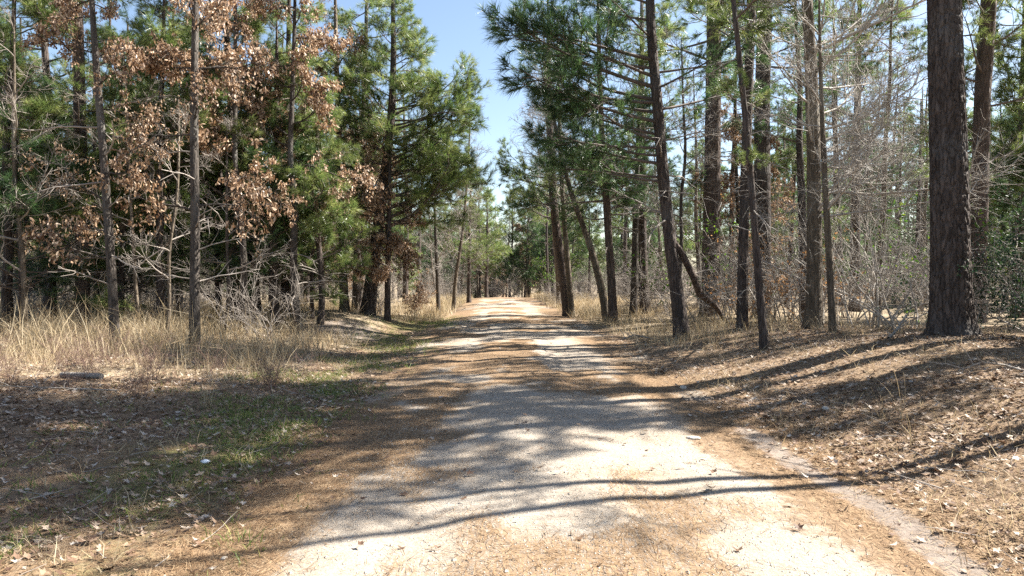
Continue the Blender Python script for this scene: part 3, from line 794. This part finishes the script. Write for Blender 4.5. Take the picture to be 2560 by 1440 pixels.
# ------------------------------------------------------------------ woods behind: whole trees copied from a few grown ones
def grown(kind, H, seed, **k):
    r = np.random.default_rng(seed)
    path = [(0, 0, -0.1)]
    lean = r.normal(0, 0.03, 2)
    for i in range(1, 7):
        z = H * i / 6
        path.append((lean[0] * z + r.normal(0, 0.06), lean[1] * z + r.normal(0, 0.06), z))
    r0 = k.get('r0', 0.16)
    g, P, R, s = trunk_geo(path, list(np.linspace(r0, r0 * 0.2, 7)), 9, 0.6, 0.2, 0.04)
    crown = Geo()
    if kind == 'pine':
        dress(None, P, R, s, (0, 0, 0), 'pine', k['cb'], H * 0.98, k['n'], CONE(k['sp'], 0.6), (-0.2, 0.5), r, merged=crown)
        dress(None, P, R, s, (0, 0, 0), 'dead', 1.2, k['cb'] + 1, 7, CONE(1.2, 1.2), (-0.4, 0.4), r, merged=crown)
    elif kind == 'oak':
        dress(None, P, R, s, (0, 0, 0), 'oak', k['cb'], H * 0.96, k['n'], CONE(k['sp'], 0.8), (-0.1, 0.7), r, merged=crown)
    else:
        dress(None, P, R, s, (0, 0, 0), 'bare', k['cb'], H * 0.96, k['n'], CONE(k['sp'], 0.8), (0.0, 0.9), r, merged=crown)
    bm = {'pine': M_PINE, 'oak': M_OAK, 'bare': M_GUM}[kind]
    mats = {'pine': [M_TWIGD, k.get('fol', M_NEED)], 'oak': [M_OAK, M_LEAF], 'bare': [M_TWIG]}[kind]
    return g.mesh("trunk", [bm], True), crown.mesh("crown", mats)


GROWN = {
    'tall_pine': [grown('pine', 14, 500 + i, cb=6.8, n=18, sp=2.9, r0=0.2, fol=(M_NEED, M_NEED2)[i % 2]) for i in range(3)],
    'young_pine': [grown('pine', 10.5, 510 + i, cb=2.0, n=46, sp=2.5, r0=0.13, fol=(M_NEED, M_NEED2)[i % 2]) for i in range(3)],
    'low_pine': [grown('pine', 7.5, 540 + i, cb=0.7, n=38, sp=1.9, r0=0.09, fol=(M_NEED, M_NEED2)[i % 2]) for i in range(2)],
    'oak': [grown('oak', 9.5, 520 + i, cb=2.2, n=24, sp=2.2, r0=0.11) for i in range(2)],
    'bare': [grown('bare', 11, 530 + i, cb=2.0, n=13, sp=2.8, r0=0.12) for i in range(3)],
}
NAMES = {'tall_pine': ('pine_tree', 'tree'), 'young_pine': ('pine_tree', 'tree'), 'low_pine': ('pine_tree', 'tree'), 'oak': ('oak_tree', 'tree'), 'bare': ('hardwood_tree', 'tree')}
placed = []


def stand(kind, x, y, label, group, rng, sc=None):
    me_t, me_c = GROWN[kind][int(rng.integers(len(GROWN[kind])))]
    nme, cat = NAMES[kind]
    root = thing(nme, label, cat, (x, y, hz(x, y)), group)
    s = rng.uniform(0.8, 1.15) if sc is None else sc
    root.scale = (s, s, s * rng.uniform(0.92, 1.1)); root.rotation_euler = (rng.normal(0, 0.03), rng.normal(0, 0.03), rng.uniform(0, 6.28))
    link("trunk", me_t, root); link("crown", me_c, root)
    placed.append((x, y))


def clear(x, y, d):
    return all((x - a) ** 2 + (y - b) ** 2 > d * d for a, b in placed)


def wood_zone(n, xr, yr, kinds, texts, group, seed, gap=1.6, ok=lambda x, y: True, smul=1.0):
    rng = np.random.default_rng(seed)
    k = 0; tries = 0
    while k < n and tries < n * 40:
        tries += 1
        y = rng.uniform(*yr); x = rng.uniform(*xr)
        if callable(ok) and not ok(x, y) or not clear(x, y, gap):
            continue
        kind = rng.choice(list(kinds), p=np.array(list(kinds.values())) / sum(kinds.values()))
        stand(kind, x, y, texts[kind], group + ' (' + {'tall_pine': 'tall pines', 'young_pine': 'young pines', 'low_pine': 'bushy pines', 'oak': 'oaks', 'bare': 'bare trees'}[kind] + ')', rng, rng.uniform(0.8, 1.15) * smul)
        k += 1


def T(where):
    return {'tall_pine': 'tall high-crowned pine ' + where, 'young_pine': 'young low-branched pine ' + where, 'low_pine': 'bushy young pine green to the ground ' + where, 'oak': 'brown-leaved oak ' + where, 'bare': 'leafless hardwood tree ' + where}


wood_zone(40, (-34, -5.5), (20.5, 48), {'tall_pine': 3, 'young_pine': 5, 'oak': 1.0, 'bare': 2}, T('in the wood behind the tall dry grass'), 'wood behind the tall dry grass', 71,
          ok=lambda x, y: x - road_c(y) < -5.8 - 0.0 * y and -0.8 * y - 3 < x)
wood_zone(38, (7, 38), (21, 48), {'tall_pine': 2.2, 'young_pine': 1.6, 'low_pine': 1.4, 'oak': 0.3, 'bare': 3}, T('in the wood behind the bank trees'), 'wood behind the bank trees', 72,
          ok=lambda x, y: x - road_c(y) > 6.0 and x < 0.8 * y + 4)
wood_zone(34, (-30, -3), (48, 85), {'tall_pine': 3, 'young_pine': 3, 'low_pine': 2, 'bare': 3, 'oak': 1}, T('far off along the sunny side of the road'), 'far trees along the sunny side', 73, ok=lambda x, y: x - road_c(y) < -4.0)
wood_zone(34, (2, 32), (48, 85), {'tall_pine': 3, 'young_pine': 3, 'low_pine': 2, 'bare': 4}, T('far off along the bank side of the road'), 'far trees along the bank side', 74, ok=lambda x, y: x - road_c(y) > 3.6)
wood_zone(56, (-14, 11), (74, 108), {'tall_pine': 0.6, 'young_pine': 2.5, 'low_pine': 2.5, 'bare': 2.2, 'oak': 0.4}, T('across the end of the road'), 'trees across the road end', 75, gap=1.2, smul=1.25)

# trees beside the viewer on the sunny side: out of the picture but their shadows cross the road
hero('pine_tree', 'tall clear-stemmed pine beside the viewer with its crown far above', 'tree', [(9.5, 11.7, 0), (9.5, 11.7, 6), (9.4, 11.7, 12), (9.4, 11.7, 18)], [0.16, 0.14, 0.12, 0.03], M_PINE,
     [dict(kind='pine', z0=10.5, z1=17.8, n=44, lfun=CONE(3.0, 0.8), pitch=(-0.1, 0.5))], 84)
hero('pine_tree', 'second clear-stemmed pine beside the viewer with a broad high crown', 'tree', [(11.0, 13.2, 0), (11.0, 13.2, 6), (10.9, 13.1, 12), (10.9, 13.0, 19)], [0.17, 0.15, 0.12, 0.03], M_PINE,
     [dict(kind='pine', z0=11.5, z1=18.8, n=44, lfun=CONE(3.0, 0.8), pitch=(-0.1, 0.5))], 85)
def twin(x, y, ys, seed, label):
    r = np.random.default_rng(seed)
    p = [(x, y, 0)] + [(x + r.normal(0, 0.06), y + float(np.interp(z, (1.2, 4, 6.5, 10), ys)) + r.normal(0, 0.03), z) for z in (1.2, 2.5, 4, 5.5, 7, 8.5, 10)]
    hero('hardwood_tree', label, 'tree', p, list(np.linspace(0.09, 0.04, 8)), M_OAK, [dict(kind='bare', z0=6, z1=9.6, n=10, lfun=CONE(1.5, 0.7), pitch=(0.3, 0.9)), dict(kind='dead', z0=2.5, z1=6, n=4, lfun=CONE(1.0, 1.0), pitch=(0.2, 0.7))], seed)


twin(7.0, 7.05, (0.0, 0.08, 0.42, 0.5), 81, 'slim bare stem beside the viewer casting the upper long shadow')
twin(7.08, 6.93, (0.0, 0.0, 0.16, -0.1), 82, 'slim bare stem beside the viewer casting the lower long shadow')
rng_s = np.random.default_rng(83)
for x, y, sc, txt in ((-12.6, 17.4, 1.0, 'bushy young pine green to the ground where the grass meets the picture edge'), (-11.2, 19.5, 1.1, 'bushy young pine half hidden behind the dark trunked pine'), (-7.3, 20.6, 1.0, 'bushy young pine behind the tight pine cluster'),
                      (-9.0, 21.0, 1.15, 'bushy young pine behind the straight oak'), (-6.3, 21.4, 0.8, 'small bushy pine between the pine cluster and the sandy bank'), (-13.5, 22.0, 1.2, 'bushy young pine behind the greyish pine')):
    stand('low_pine', x, y, txt, 'bushy young pines among the front trees', rng_s, sc)
stand('low_pine', 10.1, 9.5, 'bushy young pine beside the viewer shading the bank', None, rng_s, 1.0)
for x, y, kind in ((12.6, 13.6, 'tall_pine'), (10.0, 10.9, 'tall_pine'), (15, 16.4, 'tall_pine'), (17.5, 17.2, 'young_pine'), (20, 18.4, 'tall_pine'), (9.6, 3.6, 'young_pine'), (14, 4.4, 'tall_pine')):
    stand(kind, x, y, {'tall_pine': 'tall pine beside the viewer shading the near road', 'young_pine': 'young pine beside the viewer shading the near road'}[kind], 'shade ' + kind.replace('_', ' ') + 's beside the viewer', rng_s, 1.2 if kind == 'tall_pine' else 1.0)

# far wood that closes the view on every side, one mass
def far_wood():
    r = np.random.default_rng(91)
    gs = []
    for k in range(2):
        g = Geo(); H = 15 + 2 * k
        P = np.array([[[0.0, 0, -1.0], [0.1, 0, H * 0.5], [0, 0.1, H]]])
        tube(g, P, np.array([[0.2, 0.13, 0.03]]), 5, 0)
        for j in range(22):
            z = H * (0.06 + 0.93 * j / 22); L = 3.4 * (1 - 0.7 * j / 22) * r.uniform(0.7, 1.2)
            lg = pine_limb(max(L, 0.9), 900 + 30 * k + j, 0.5, 0.035, 0.26, 9)
            M = limb_matrix(Vector((0, 0, z)), r.uniform(0, 6.28), r.uniform(-0.2, 0.4), 0, 1)
            g.add_geo(lg[0], M, 0); g.add_geo(lg[1], M, 1)
        gs.append(g)
    big = Geo()
    def put(x, y):
        big_g = gs[int(r.integers(2))]; s = r.uniform(0.75, 1.15)
        M = Matrix.Translation((x, y, hz(x, y))) @ Matrix.Rotation(r.uniform(0, 6.28), 4, 'Z') @ Matrix.Scale(s, 4)
        off = big.n
        A = np.array(M.to_3x3()).T; t = np.array(M.translation)
        big.v += [a @ A + t for a in big_g.v]; big.r += big_g.r
        big.f3 += [a + off for a in big_g.f3]; big.f4 += [a + off for a in big_g.f4]; big.m3 += big_g.m3; big.m4 += big_g.m4; big.n += big_g.n
    for _ in range(110):
        y = r.uniform(52, 92); put(-(0.35 * y + r.uniform(2, 40)), y)
        y = r.uniform(52, 92); put(0.35 * y + r.uniform(2, 40), y)
    for _ in range(60):
        put(r.uniform(-60, 60), r.uniform(114, 135))
    stuff("far_woods", big.mesh("far_woods", [M_TWIGD, M_NEED2]), 'far-off pine wood closing the view behind the trees')


far_wood()


# ------------------------------------------------------------------ shrubs and undergrowth
def shrub_mesh(H, seed, stems, kind):
    r = np.random.default_rng(seed)
    n = stems
    S = np.zeros((n, 3)); S[:, :2] = r.normal(0, 0.12 * H, (n, 2)); S[:, 2] = -0.05
    D = r.normal(0, 0.4, (n, 3)); D[:, 2] = 1
    L = H * r.uniform(0.6, 1.25, n)
    main = grow(S, D, L, 9, 0.13, (0, 0, -0.03), r)
    p, d, pi, t = spawn(main, 7, 0.2, 0.98, 0.4, 1.2, r)
    l1 = L[pi] * r.uniform(0.2, 0.5, len(t)); sec = grow(p, d, l1, 6, 0.16, (0, 0, -0.03), r)
    p2, d2, pi2, t2 = spawn(sec, 5, 0.15, 0.98, 0.4, 1.2, r)
    l2 = l1[pi2] * r.uniform(0.3, 0.7, len(t2)); ter = grow(p2, d2, l2, 4, 0.18, (0, 0, -0.03), r)
    w = Geo()
    tube(w, main, taper(np.full(n, 0.007 + 0.004 * H), np.full(n, 0.004), 9), 4)
    tube(w, sec, taper(np.full(len(l1), 0.006), np.full(len(l1), 0.003), 6), 3)
    tube(w, ter, taper(np.full(len(l2), 0.004), np.full(len(l2), 0.0022), 4), 3)
    f = Geo()
    if kind:
        m = {'tan': 3, 'green': 3, 'ever': 8, 'few': 1}[kind]
        C = np.repeat(np.concatenate([ter[:, -1], ter[:, 2]]), m, 0); C = C + r.normal(0, 0.05, C.shape)
        sz = {'tan': (0.06, 0.1), 'green': (0.07, 0.12), 'ever': (0.035, 0.06), 'few': (0.05, 0.08)}[kind]
        leaf_blades(f, C, r.normal(0, 1, C.shape) + [0, 0, -0.2], r.uniform(*sz, len(C)), r)
    return w, f


BARESH = [shrub_mesh(2.2, 600 + i, 14, None)[0].mesh("stems", [M_TWIG], True) for i in range(3)]
BRAMB = [shrub_mesh(2.2, 640 + i, 14, None)[0].mesh("stems", [M_BRAMBLE], True) for i in range(2)]


def shrub(name, label, x, y, H, seed, kind, fm, stems=10, group=None, z=0.0, wm=M_TWIG):
    w, f = shrub_mesh(H, seed, stems, kind)
    root = thing(name, label, 'shrub', (x, y, hz(x, y) + z), group)
    link("stem", w.mesh("stem", [wm], True), root); 
    if kind:
        link("leaves", f.mesh("leaves", [fm]), root)
    return root


shrub('evergreen_shrub', 'dense dark evergreen bush at the foot of the massive mound pine', 9.0, 11.4, 1.9, 701, 'ever', M_EVER, 16)
shrub('leafy_sapling', 'sapling with bright green leaves beside the massive mound pine', 9.8, 16.2, 3.6, 702, 'green', M_GREEN, 3)
shrub('leafy_sapling', 'small sapling with yellow-green leaves behind the leaning pine', 6.0, 22.0, 3.6, 703, 'green', M_GREEN, 2)
shrub('tan_shrub', 'brush with dry orange leaves behind the thin leaning sapling', 7.6, 19.0, 2.2, 704, 'tan', M_TAN, 6)
shrub('leafy_shrub', 'low yellow-green shrub beside the far road on the bank side', 4.0, 52.0, 3.0, 705, 'green', M_GREEN, 6)
shrub('tan_shrub', 'rusty leaved brush under the trees at the sunny verge', -4.4, 30.0, 1.6, 706, 'tan', M_LEAF, 6)
rng_b = np.random.default_rng(77)


def bare_shrubs(n, xr, yr, label, group, ok, smin=0.5, smax=1.2, meshes=BARESH):
    k = 0
    for _ in range(n * 40):
        if k >= n:
            break
        x, y = rng_b.uniform(*xr), rng_b.uniform(*yr)
        if not ok(x, y):
            continue
        root = link("bare_shrub", meshes[int(rng_b.integers(len(meshes)))])
        root['label'] = label; root['category'] = 'shrub'; root['group'] = group
        s = rng_b.uniform(smin, smax); root.scale = (s * rng_b.uniform(0.8, 1.3), s, s); root.rotation_euler = (0, 0, rng_b.uniform(0, 6.28)); root.location = (x, y, hz(x, y))
        k += 1


bare_shrubs(34, (4.2, 20), (15.5, 34), 'tangled leafless brush among the bank trees', 'brush among the bank trees', lambda x, y: x - road_c(y) > 4.6 and x < 0.72 * y + 2 and not (y < 19.5 and x < 8.2))
bare_shrubs(22, (-20, -3.5), (17, 36), 'tangled leafless brush among the trees behind the dry grass', 'brush behind the dry grass', lambda x, y: x - road_c(y) < -4.5 and x > -0.78 * y)
bare_shrubs(16, (-9, -3.6), (9.6, 12.4), 'low reddish bramble before the dry grass', 'brambles before the dry grass', lambda x, y: True, 0.14, 0.28, BRAMB)
bare_shrubs(18, (-6, 8), (34, 60), 'low leafless brush along the far road verge', 'brush along the far road', lambda x, y: 3.2 < abs(x - road_c(y)) < 6.5, 0.4, 0.8)
bare_shrubs(36, (-40, -5), (36, 70), 'leafless brush deep in the wood behind the dry grass', 'deep brush behind the dry grass', lambda x, y: x - road_c(y) < -5 and x > -0.7 * y, 0.8, 1.5)
bare_shrubs(34, (5, 40), (34, 70), 'leafless brush deep in the wood behind the bank', 'deep brush behind the bank', lambda x, y: x - road_c(y) > 5 and x < 0.7 * y, 0.8, 1.5)
bare_shrubs(26, (-12, 9), (68, 90), 'leafless brush across the end of the road', 'brush across the road end', lambda x, y: True, 0.9, 1.5)
shrub('thicket_shrub', 'tall pale thicket of curved bare twigs next to the massive mound pine', 9.0, 16.5, 3.8, 710, None, None, 26, wm=M_PALE)
shrub('thicket_shrub', 'pale thicket arching behind the stout bare tree', 7.9, 18.2, 3.4, 711, None, None, 20, wm=M_PALE)

# ------------------------------------------------------------------ grass, litter, pebbles (countless: stuff)
def scatter(n, xr, yr, dens, rng):
    x = rng.uniform(*xr, n); y = rng.uniform(*yr, n)
    k = rng.random(n) < dens(x, y)
    return x[k], y[k]


def grass_obj(name, label, n, xr, yr, dens, hmin, hmax, w, mat, seed, per=5, lean=0.35, bend=0.35, hfun=None):
    r = np.random.default_rng(seed)
    x, y = scatter(n, xr, yr, dens, r)
    hs = r.uniform(hmin, hmax, len(x))
    if hfun is not None:
        hs = hs * hfun(x, y)
    X = np.repeat(x, per) + r.normal(0, 0.05, len(x) * per); Y = np.repeat(y, per) + r.normal(0, 0.05, len(x) * per)
    B = np.stack([X, Y, height(X, Y) - 0.01], -1)
    D = r.normal(0, lean, (len(X), 3)); D[:, 2] = 1
    L = np.repeat(hs, per) * r.uniform(0.5, 1.15, len(X))
    g = Geo(); blades(g, B, D, L, np.full(len(X), w) * r.uniform(0.6, 1.3, len(X)), r.uniform(0, bend, len(X)), r)
    return stuff(name, g.mesh(name, [mat]), label)


def d_field(x, y):
    u = x - road_c(y)
    return sstep(-3.6, -5.2, u + 0.6 * fbm(x * 0.5, y * 0.5, 3, 2.0)) * sstep(9.2, 14.0, y + 2.2 * fbm(x * 0.6, y * 0.6, 3, 7.0)) * (0.25 + 0.9 * np.clip(fbm(x * 0.8, y * 0.8, 3, 12) + 0.45, 0, 1)) * np.where(y > 19, np.where(u < -8, 0.6, 0.08), 1) * (1 - 0.95 * np.exp(-(((x + 5.0) / 1.8) ** 2 + ((y - 20.0) / 2.6) ** 2)))


grass_obj("dry_grass", 'tall pale dry grass covering the field before the wood', 26000, (-22, -3), (10, 30), d_field, 0.35, 0.95, 0.008, M_DRY, 801, 5, 0.3, 0.5, lambda x, y: (0.32 + 0.8 * sstep(10.5, 15, y) * (0.55 + 0.45 * sstep(-5.5, -8, x))) * (0.65 + 0.7 * np.clip(fbm(x * 0.9, y * 0.9, 3, 15) + 0.5, 0, 1)))
grass_obj("grass_stalks", 'tall bent straw stalks standing over the dry grass', 900, (-14, -4), (11, 20), d_field, 1.0, 1.7, 0.009, M_DRY, 806, 2, 0.28, 0.7)
grass_obj("dry_grass", 'dry grass along the bank side verge', 15000, (2.2, 16), (9, 44),
          lambda x, y: sstep(2.6, 3.6, x - road_c(y) + 0.4 * fbm(x, y, 2)) * sstep(13, 17, y + (x - 4) * 0.3) * sstep(10, 5.5, x - road_c(y)) * (0.3 + 0.8 * np.clip(fbm(x * 0.7, y * 0.7, 3, 22) + 0.4, 0, 1)), 0.2, 0.65, 0.008, M_DRY, 802, 5, 0.4, 0.5)
grass_obj("dry_grass", 'dry grass inside the wood behind the field', 14000, (-26, -6.5), (20, 36), lambda x, y: np.clip(fbm(x * 0.5, y * 0.5, 3, 92) + 0.5, 0, 1) * (x > -0.78 * y), 0.3, 0.8, 0.01, M_DRY, 807, 5, 0.35, 0.5)
grass_obj("dry_grass", 'dry grass along the far verges', 9000, (-9, 9), (26, 64), lambda x, y: sstep(2.3, 3.0, np.abs(x - road_c(y))) * sstep(7, 3.5, np.abs(x - road_c(y))), 0.3, 0.8, 0.014, M_DRY, 803, 5, 0.35, 0.4)
grass_obj("short_grass", 'short green grass in the shallow ditch', 38000, (-7, -1.6), (3, 30),
          lambda x, y: np.exp(-((x - road_c(y) + 3.3) / 1.1) ** 2) * np.clip(1.5 * fbm(x * 0.8, y * 0.6, 3, 44) + 0.32, 0, 1) * (1 - 0.6 * sstep(14, 18, y)), 0.06, 0.19, 0.007, M_GRASS, 804, 6, 0.6, 0.7)
grass_obj("weeds", 'sparse weeds over the leafy ground near the road', 17000, (-9, 10), (3.5, 17),
          lambda x, y: sstep(2.2, 3.0, np.abs(x - road_c(y))) * np.clip(fbm(x * 0.9, y * 0.9, 3, 64) + 0.3, 0, 1), 0.06, 0.3, 0.005, M_DRY, 805, 4, 0.6, 0.6)


def lobed(g, C, size, r, mat=0):
    """lobed dry leaves lying on the ground, each a curled star of ten corners"""
    n = len(C); k = 10
    a = (np.arange(k) * 2 * math.pi / k)[None, :] + r.uniform(0, 6.28, (n, 1)) + r.normal(0, 0.15, (n, k))
    rad = np.where(np.arange(k) % 2 == 0, 1.0, 0.5)[None, :] * r.uniform(0.7, 1.1, (n, k)) * size[:, None]
    tx = r.normal(0, 0.3, (n, 1)); ty = r.normal(0, 0.3, (n, 1)); cu = r.uniform(-0.2, 0.9, (n, 1))
    X = np.cos(a) * rad; Y = np.sin(a) * rad * r.uniform(0.5, 0.9, (n, 1)); Z = X * tx + Y * ty + cu * (X * X + 0 * Y) / size[:, None]
    ring = np.stack([X, Y, Z], -1) + C[:, None, :]
    v = np.concatenate([C[:, None, :], ring], 1).reshape(-1, 3)
    i = np.arange(k)
    t = np.stack([np.zeros(k, int), 1 + i, 1 + (i + 1) % k], -1)
    g.add(v, tris=(np.arange(n)[:, None, None] * (k + 1) + t[None]).reshape(-1, 3), mat=mat, rnd=np.repeat(r.random(n), k + 1))


def litter():
    r = np.random.default_rng(811)
    x, y = scatter(210000, (-11, 10), (2.8, 26), lambda x, y: (sstep(1.9, 3.0, np.abs(x - road_c(y))) * (0.25 + np.clip(fbm(x * 0.7, y * 0.7, 3, 5) + 0.3, 0, 1)) + 0.012) * sstep(28, 5, y) * (1 - 0.75 * masks(x, y)[2]), r)
    g = Geo(); C = np.stack([x, y, height(x, y) + r.uniform(0.005, 0.035, len(x))], -1)
    lobed(g, C, r.uniform(0.018, 0.052, len(x)), r)
    stuff("fallen_leaves", g.mesh("fallen_leaves", [M_FALL]), 'dry brown and bleached leaves strewn over both verges')
    x, y = scatter(420000, (-6, 7), (2.8, 14), lambda x, y: np.clip(masks(x, y)[1] * 0.75 + 0.5 * sstep(1.9, 2.6, np.abs(x - road_c(y))) - 0.10, 0, 1) * sstep(16, 4, y) * (1 - 0.9 * masks(x, y)[2]), r)
    n = len(x); a = r.uniform(0, math.pi, n); L = r.uniform(0.06, 0.16, n)
    d = np.stack([np.cos(a), np.sin(a), r.normal(0, 0.10, n)], -1); s = np.stack([-np.sin(a), np.cos(a), 0 * a], -1) * 0.0022
    c = np.stack([x, y, height(x, y) + 0.008 + r.uniform(0, 0.012, n)], -1)
    v = np.stack([c - d * L[:, None] * 0.5 - s, c - d * L[:, None] * 0.5 + s, c + d * L[:, None] * 0.5], 1).reshape(-1, 3)
    g = Geo(); g.add(v, tris=np.arange(3 * n).reshape(-1, 3), rnd=np.repeat(r.random(n), 3))
    stuff("pine_straw", g.mesh("pine_straw", [M_STRAW]), 'fallen orange pine needles gathered in patches on the road')
    x, y = scatter(2600, (-10, 9.5), (3.2, 20), lambda x, y: sstep(1.9, 3.0, np.abs(x - road_c(y))), r)
    n = len(x); a = r.uniform(0, math.pi, n); L = r.uniform(0.08, 0.5, n)
    d = np.stack([np.cos(a), np.sin(a), r.normal(0.05, 0.12, n)], -1)
    P = grow(np.stack([x, y, height(x, y) + 0.012], -1), d, L, 5, 0.16, (0, 0, 0), r)
    g = Geo(); tube(g, P, taper(r.uniform(0.002, 0.006, n), np.full(n, 0.0015), 5), 4)
    stuff("fallen_twigs", g.mesh("fallen_twigs", [M_TWIG], True), 'small dead twigs littering both verges')
    x, y = scatter(26000, (-2.2, 3.2), (2.8, 16), lambda x, y: sstep(2.1, 1.4, np.abs(x - road_c(y))) * sstep(18, 4, y), r)
    n = len(x); R = r.uniform(0.003, 0.009, n) * np.where(r.random(n) < 0.015, 2.4, 1)
    o = np.array([[1, 0, 0], [-1, 0, 0], [0, 1, 0], [0, -1, 0], [0, 0, 0.7], [0, 0, -0.7]], float)
    v = (o[None] * r.uniform(0.6, 1.2, (n, 6, 1)) * R[:, None, None]); ca, sa = np.cos(r.uniform(0, 6, n)), np.sin(r.uniform(0, 6, n))
    v = v + np.stack([x, y, height(x, y) + R * 0.2], -1)[:, None, :]
    t = np.array([(0, 2, 4), (2, 1, 4), (1, 3, 4), (3, 0, 4), (2, 0, 5), (1, 2, 5), (3, 1, 5), (0, 3, 5)])
    g = Geo(); g.add(v, tris=(np.arange(n)[:, None, None] * 6 + t[None]).reshape(-1, 3), rnd=np.repeat(r.random(n), 6))
    stuff("gravel", g.mesh("gravel", [M_STONE], False), 'loose pale gravel on the road surface')


litter()


# ------------------------------------------------------------------ single things on the ground
def stone(name, label, x, y, size, seed, mat=M_STONE, flat=0.55):
    r = np.random.default_rng(seed)
    import bmesh
    bm = bmesh.new(); bmesh.ops.create_icosphere(bm, subdivisions=3, radius=1)
    for v in bm.verts:
        c = v.co
        k = 1 + 0.22 * float(fbm(np.array([c.x * 1.3 + seed]), np.array([c.y * 1.3 + c.z * 1.7]), 3)[0])
        v.co = Vector((c.x * size * k, c.y * size * 0.75 * k, c.z * size * flat * k))
    me = bpy.data.meshes.new(name); bm.to_mesh(me); bm.free(); me.materials.append(mat)
    for p in me.polygons:
        p.use_smooth = True
    o = link(name, me); o.location = (x, y, hz(x, y) + size * flat * 0.35); o.rotation_euler = (0, 0, r.uniform(0, 6))
    o['label'] = label; o['category'] = 'stone'
    return o


stone('stone', 'flat pale stone lying in the shaded wheel track', 1.93, 7.2, 0.075, 1, flat=0.3)
stone('stone', 'small rounded pale stone beside the far edge of the shaded road', 2.65, 10.5, 0.07, 2)
stone('stone', 'small white stone on the pine straw near the viewer', -1.77, 4.15, 0.022, 3)
stone('stone', 'whitish stone on the shaded leafy bank', 3.75, 8.1, 0.06, 5)
sc_o = stone('plastic_scrap', 'pale blue-white scrap on the shaded leaves', -2.83, 6.25, 0.05, 4, M_SCRAP, 0.35); sc_o['category'] = 'litter'

lg = px([(160, 966), (248, 962)], 10.6)
z = hz(-6.7, 10.6)
g, P, R, s = trunk_geo([(-7.1, 10.7, z + 0.06), (-6.8, 10.62, z + 0.075), (-6.35, 10.5, z + 0.07)], [0.05, 0.055, 0.045], 12, 0.05, 0, 0.08)
for e, fl in ((0, 1), (len(P) - 1, -1)):
    i0 = e * 12
    g.add(np.concatenate([g.v[0][i0:i0 + 12], g.v[0][i0:i0 + 12].mean(0, keepdims=True)]), tris=[(i, (i + 1) % 12, 12) for i in range(12)])
o = link("log", g.mesh("log", [M_LOG], True)); o['label'] = 'short grey weathered log lying in the shade before the dry grass'; o['category'] = 'log'


def dead_branch(label, pts, rad, seed, n=7):
    r = np.random.default_rng(seed)
    base = np.array(pts[0]); P = np.array(pts)[None] - base
    main_k = P.shape[1]
    root = thing('dead_branch', label, 'branch', tuple(base))
    w = Geo(); tube(w, P, taper([rad], [rad * 0.4], main_k), 7)
    p, d, pi, t = spawn(P, n, 0.2, 0.95, 0.5, 1.1, r); d[:, 2] = np.abs(d[:, 2]) * 0.8
    tw = grow(p, d, r.uniform(0.12, 0.4, n), 5, 0.2, (0, 0, 0), r)
    tube(w, tw, taper(np.full(n, rad * 0.5), np.full(n, rad * 0.2), 5), 5)
    link("stick", w.mesh("stick", [M_LOG], True), root)


def gp(x, y, dz):
    return (x, y, hz(x, y) + dz)


dead_branch('pale forked dead branch sticking up from the shaded bank', [gp(6.1, 8.1, 0.03), gp(5.8, 8.0, 0.16), gp(5.5, 7.95, 0.25), gp(5.2, 7.9, 0.22)], 0.014, 1)
dead_branch('fallen grey limb in front of the massive mound pine', [gp(6.6, 11.9, 0.03), gp(6.9, 12.2, 0.12), gp(7.2, 12.4, 0.4)], 0.03, 2, 9)
dead_branch('dark crooked fallen branch in the verge grass beside the leaning pine', [gp(3.6, 17.4, 0.1), gp(3.1, 17.2, 0.25), gp(2.8, 17.3, 0.12)], 0.025, 3, 6)
dead_branch('thin fallen stick lying in the leaves before the dry grass', [gp(-5.6, 9.7, 0.03), gp(-6.4, 9.5, 0.05), gp(-7.3, 9.6, 0.06)], 0.012, 4, 5)

r = np.random.default_rng(5)
for label, x, y, H, n in (('tall bent straw stalk at the foot of the shaded bank', 4.2, 7.25, 0.75, 3), ('small dry tuft of seed stalks on the near bank', 3.9, 6.6, 0.35, 8), ('dry tuft standing alone in the shaded verge leaves', -4.0, 8.9, 0.4, 30)):
    g = Geo(); B = np.stack([x + r.normal(0, 0.03, n), y + r.normal(0, 0.03, n), np.full(n, 0.0)], -1); B[:, 2] = height(B[:, 0], B[:, 1]) - 0.01
    base = np.array([x, y, hz(x, y)])
    D = r.normal(0, 0.2, (n, 3)); D[:, 2] = 1
    P = grow(B - base, D, H * r.uniform(0.5, 1.1, n), 7, 0.07, (-0.05, 0, 0), r)
    tube(g, P, taper(np.full(n, 0.004), np.full(n, 0.0015), 7), 4)
    o = link("grass_tuft", g.mesh("grass_tuft", [M_DRY])); o.location = base; o['label'] = label; o['category'] = 'grass tuft'
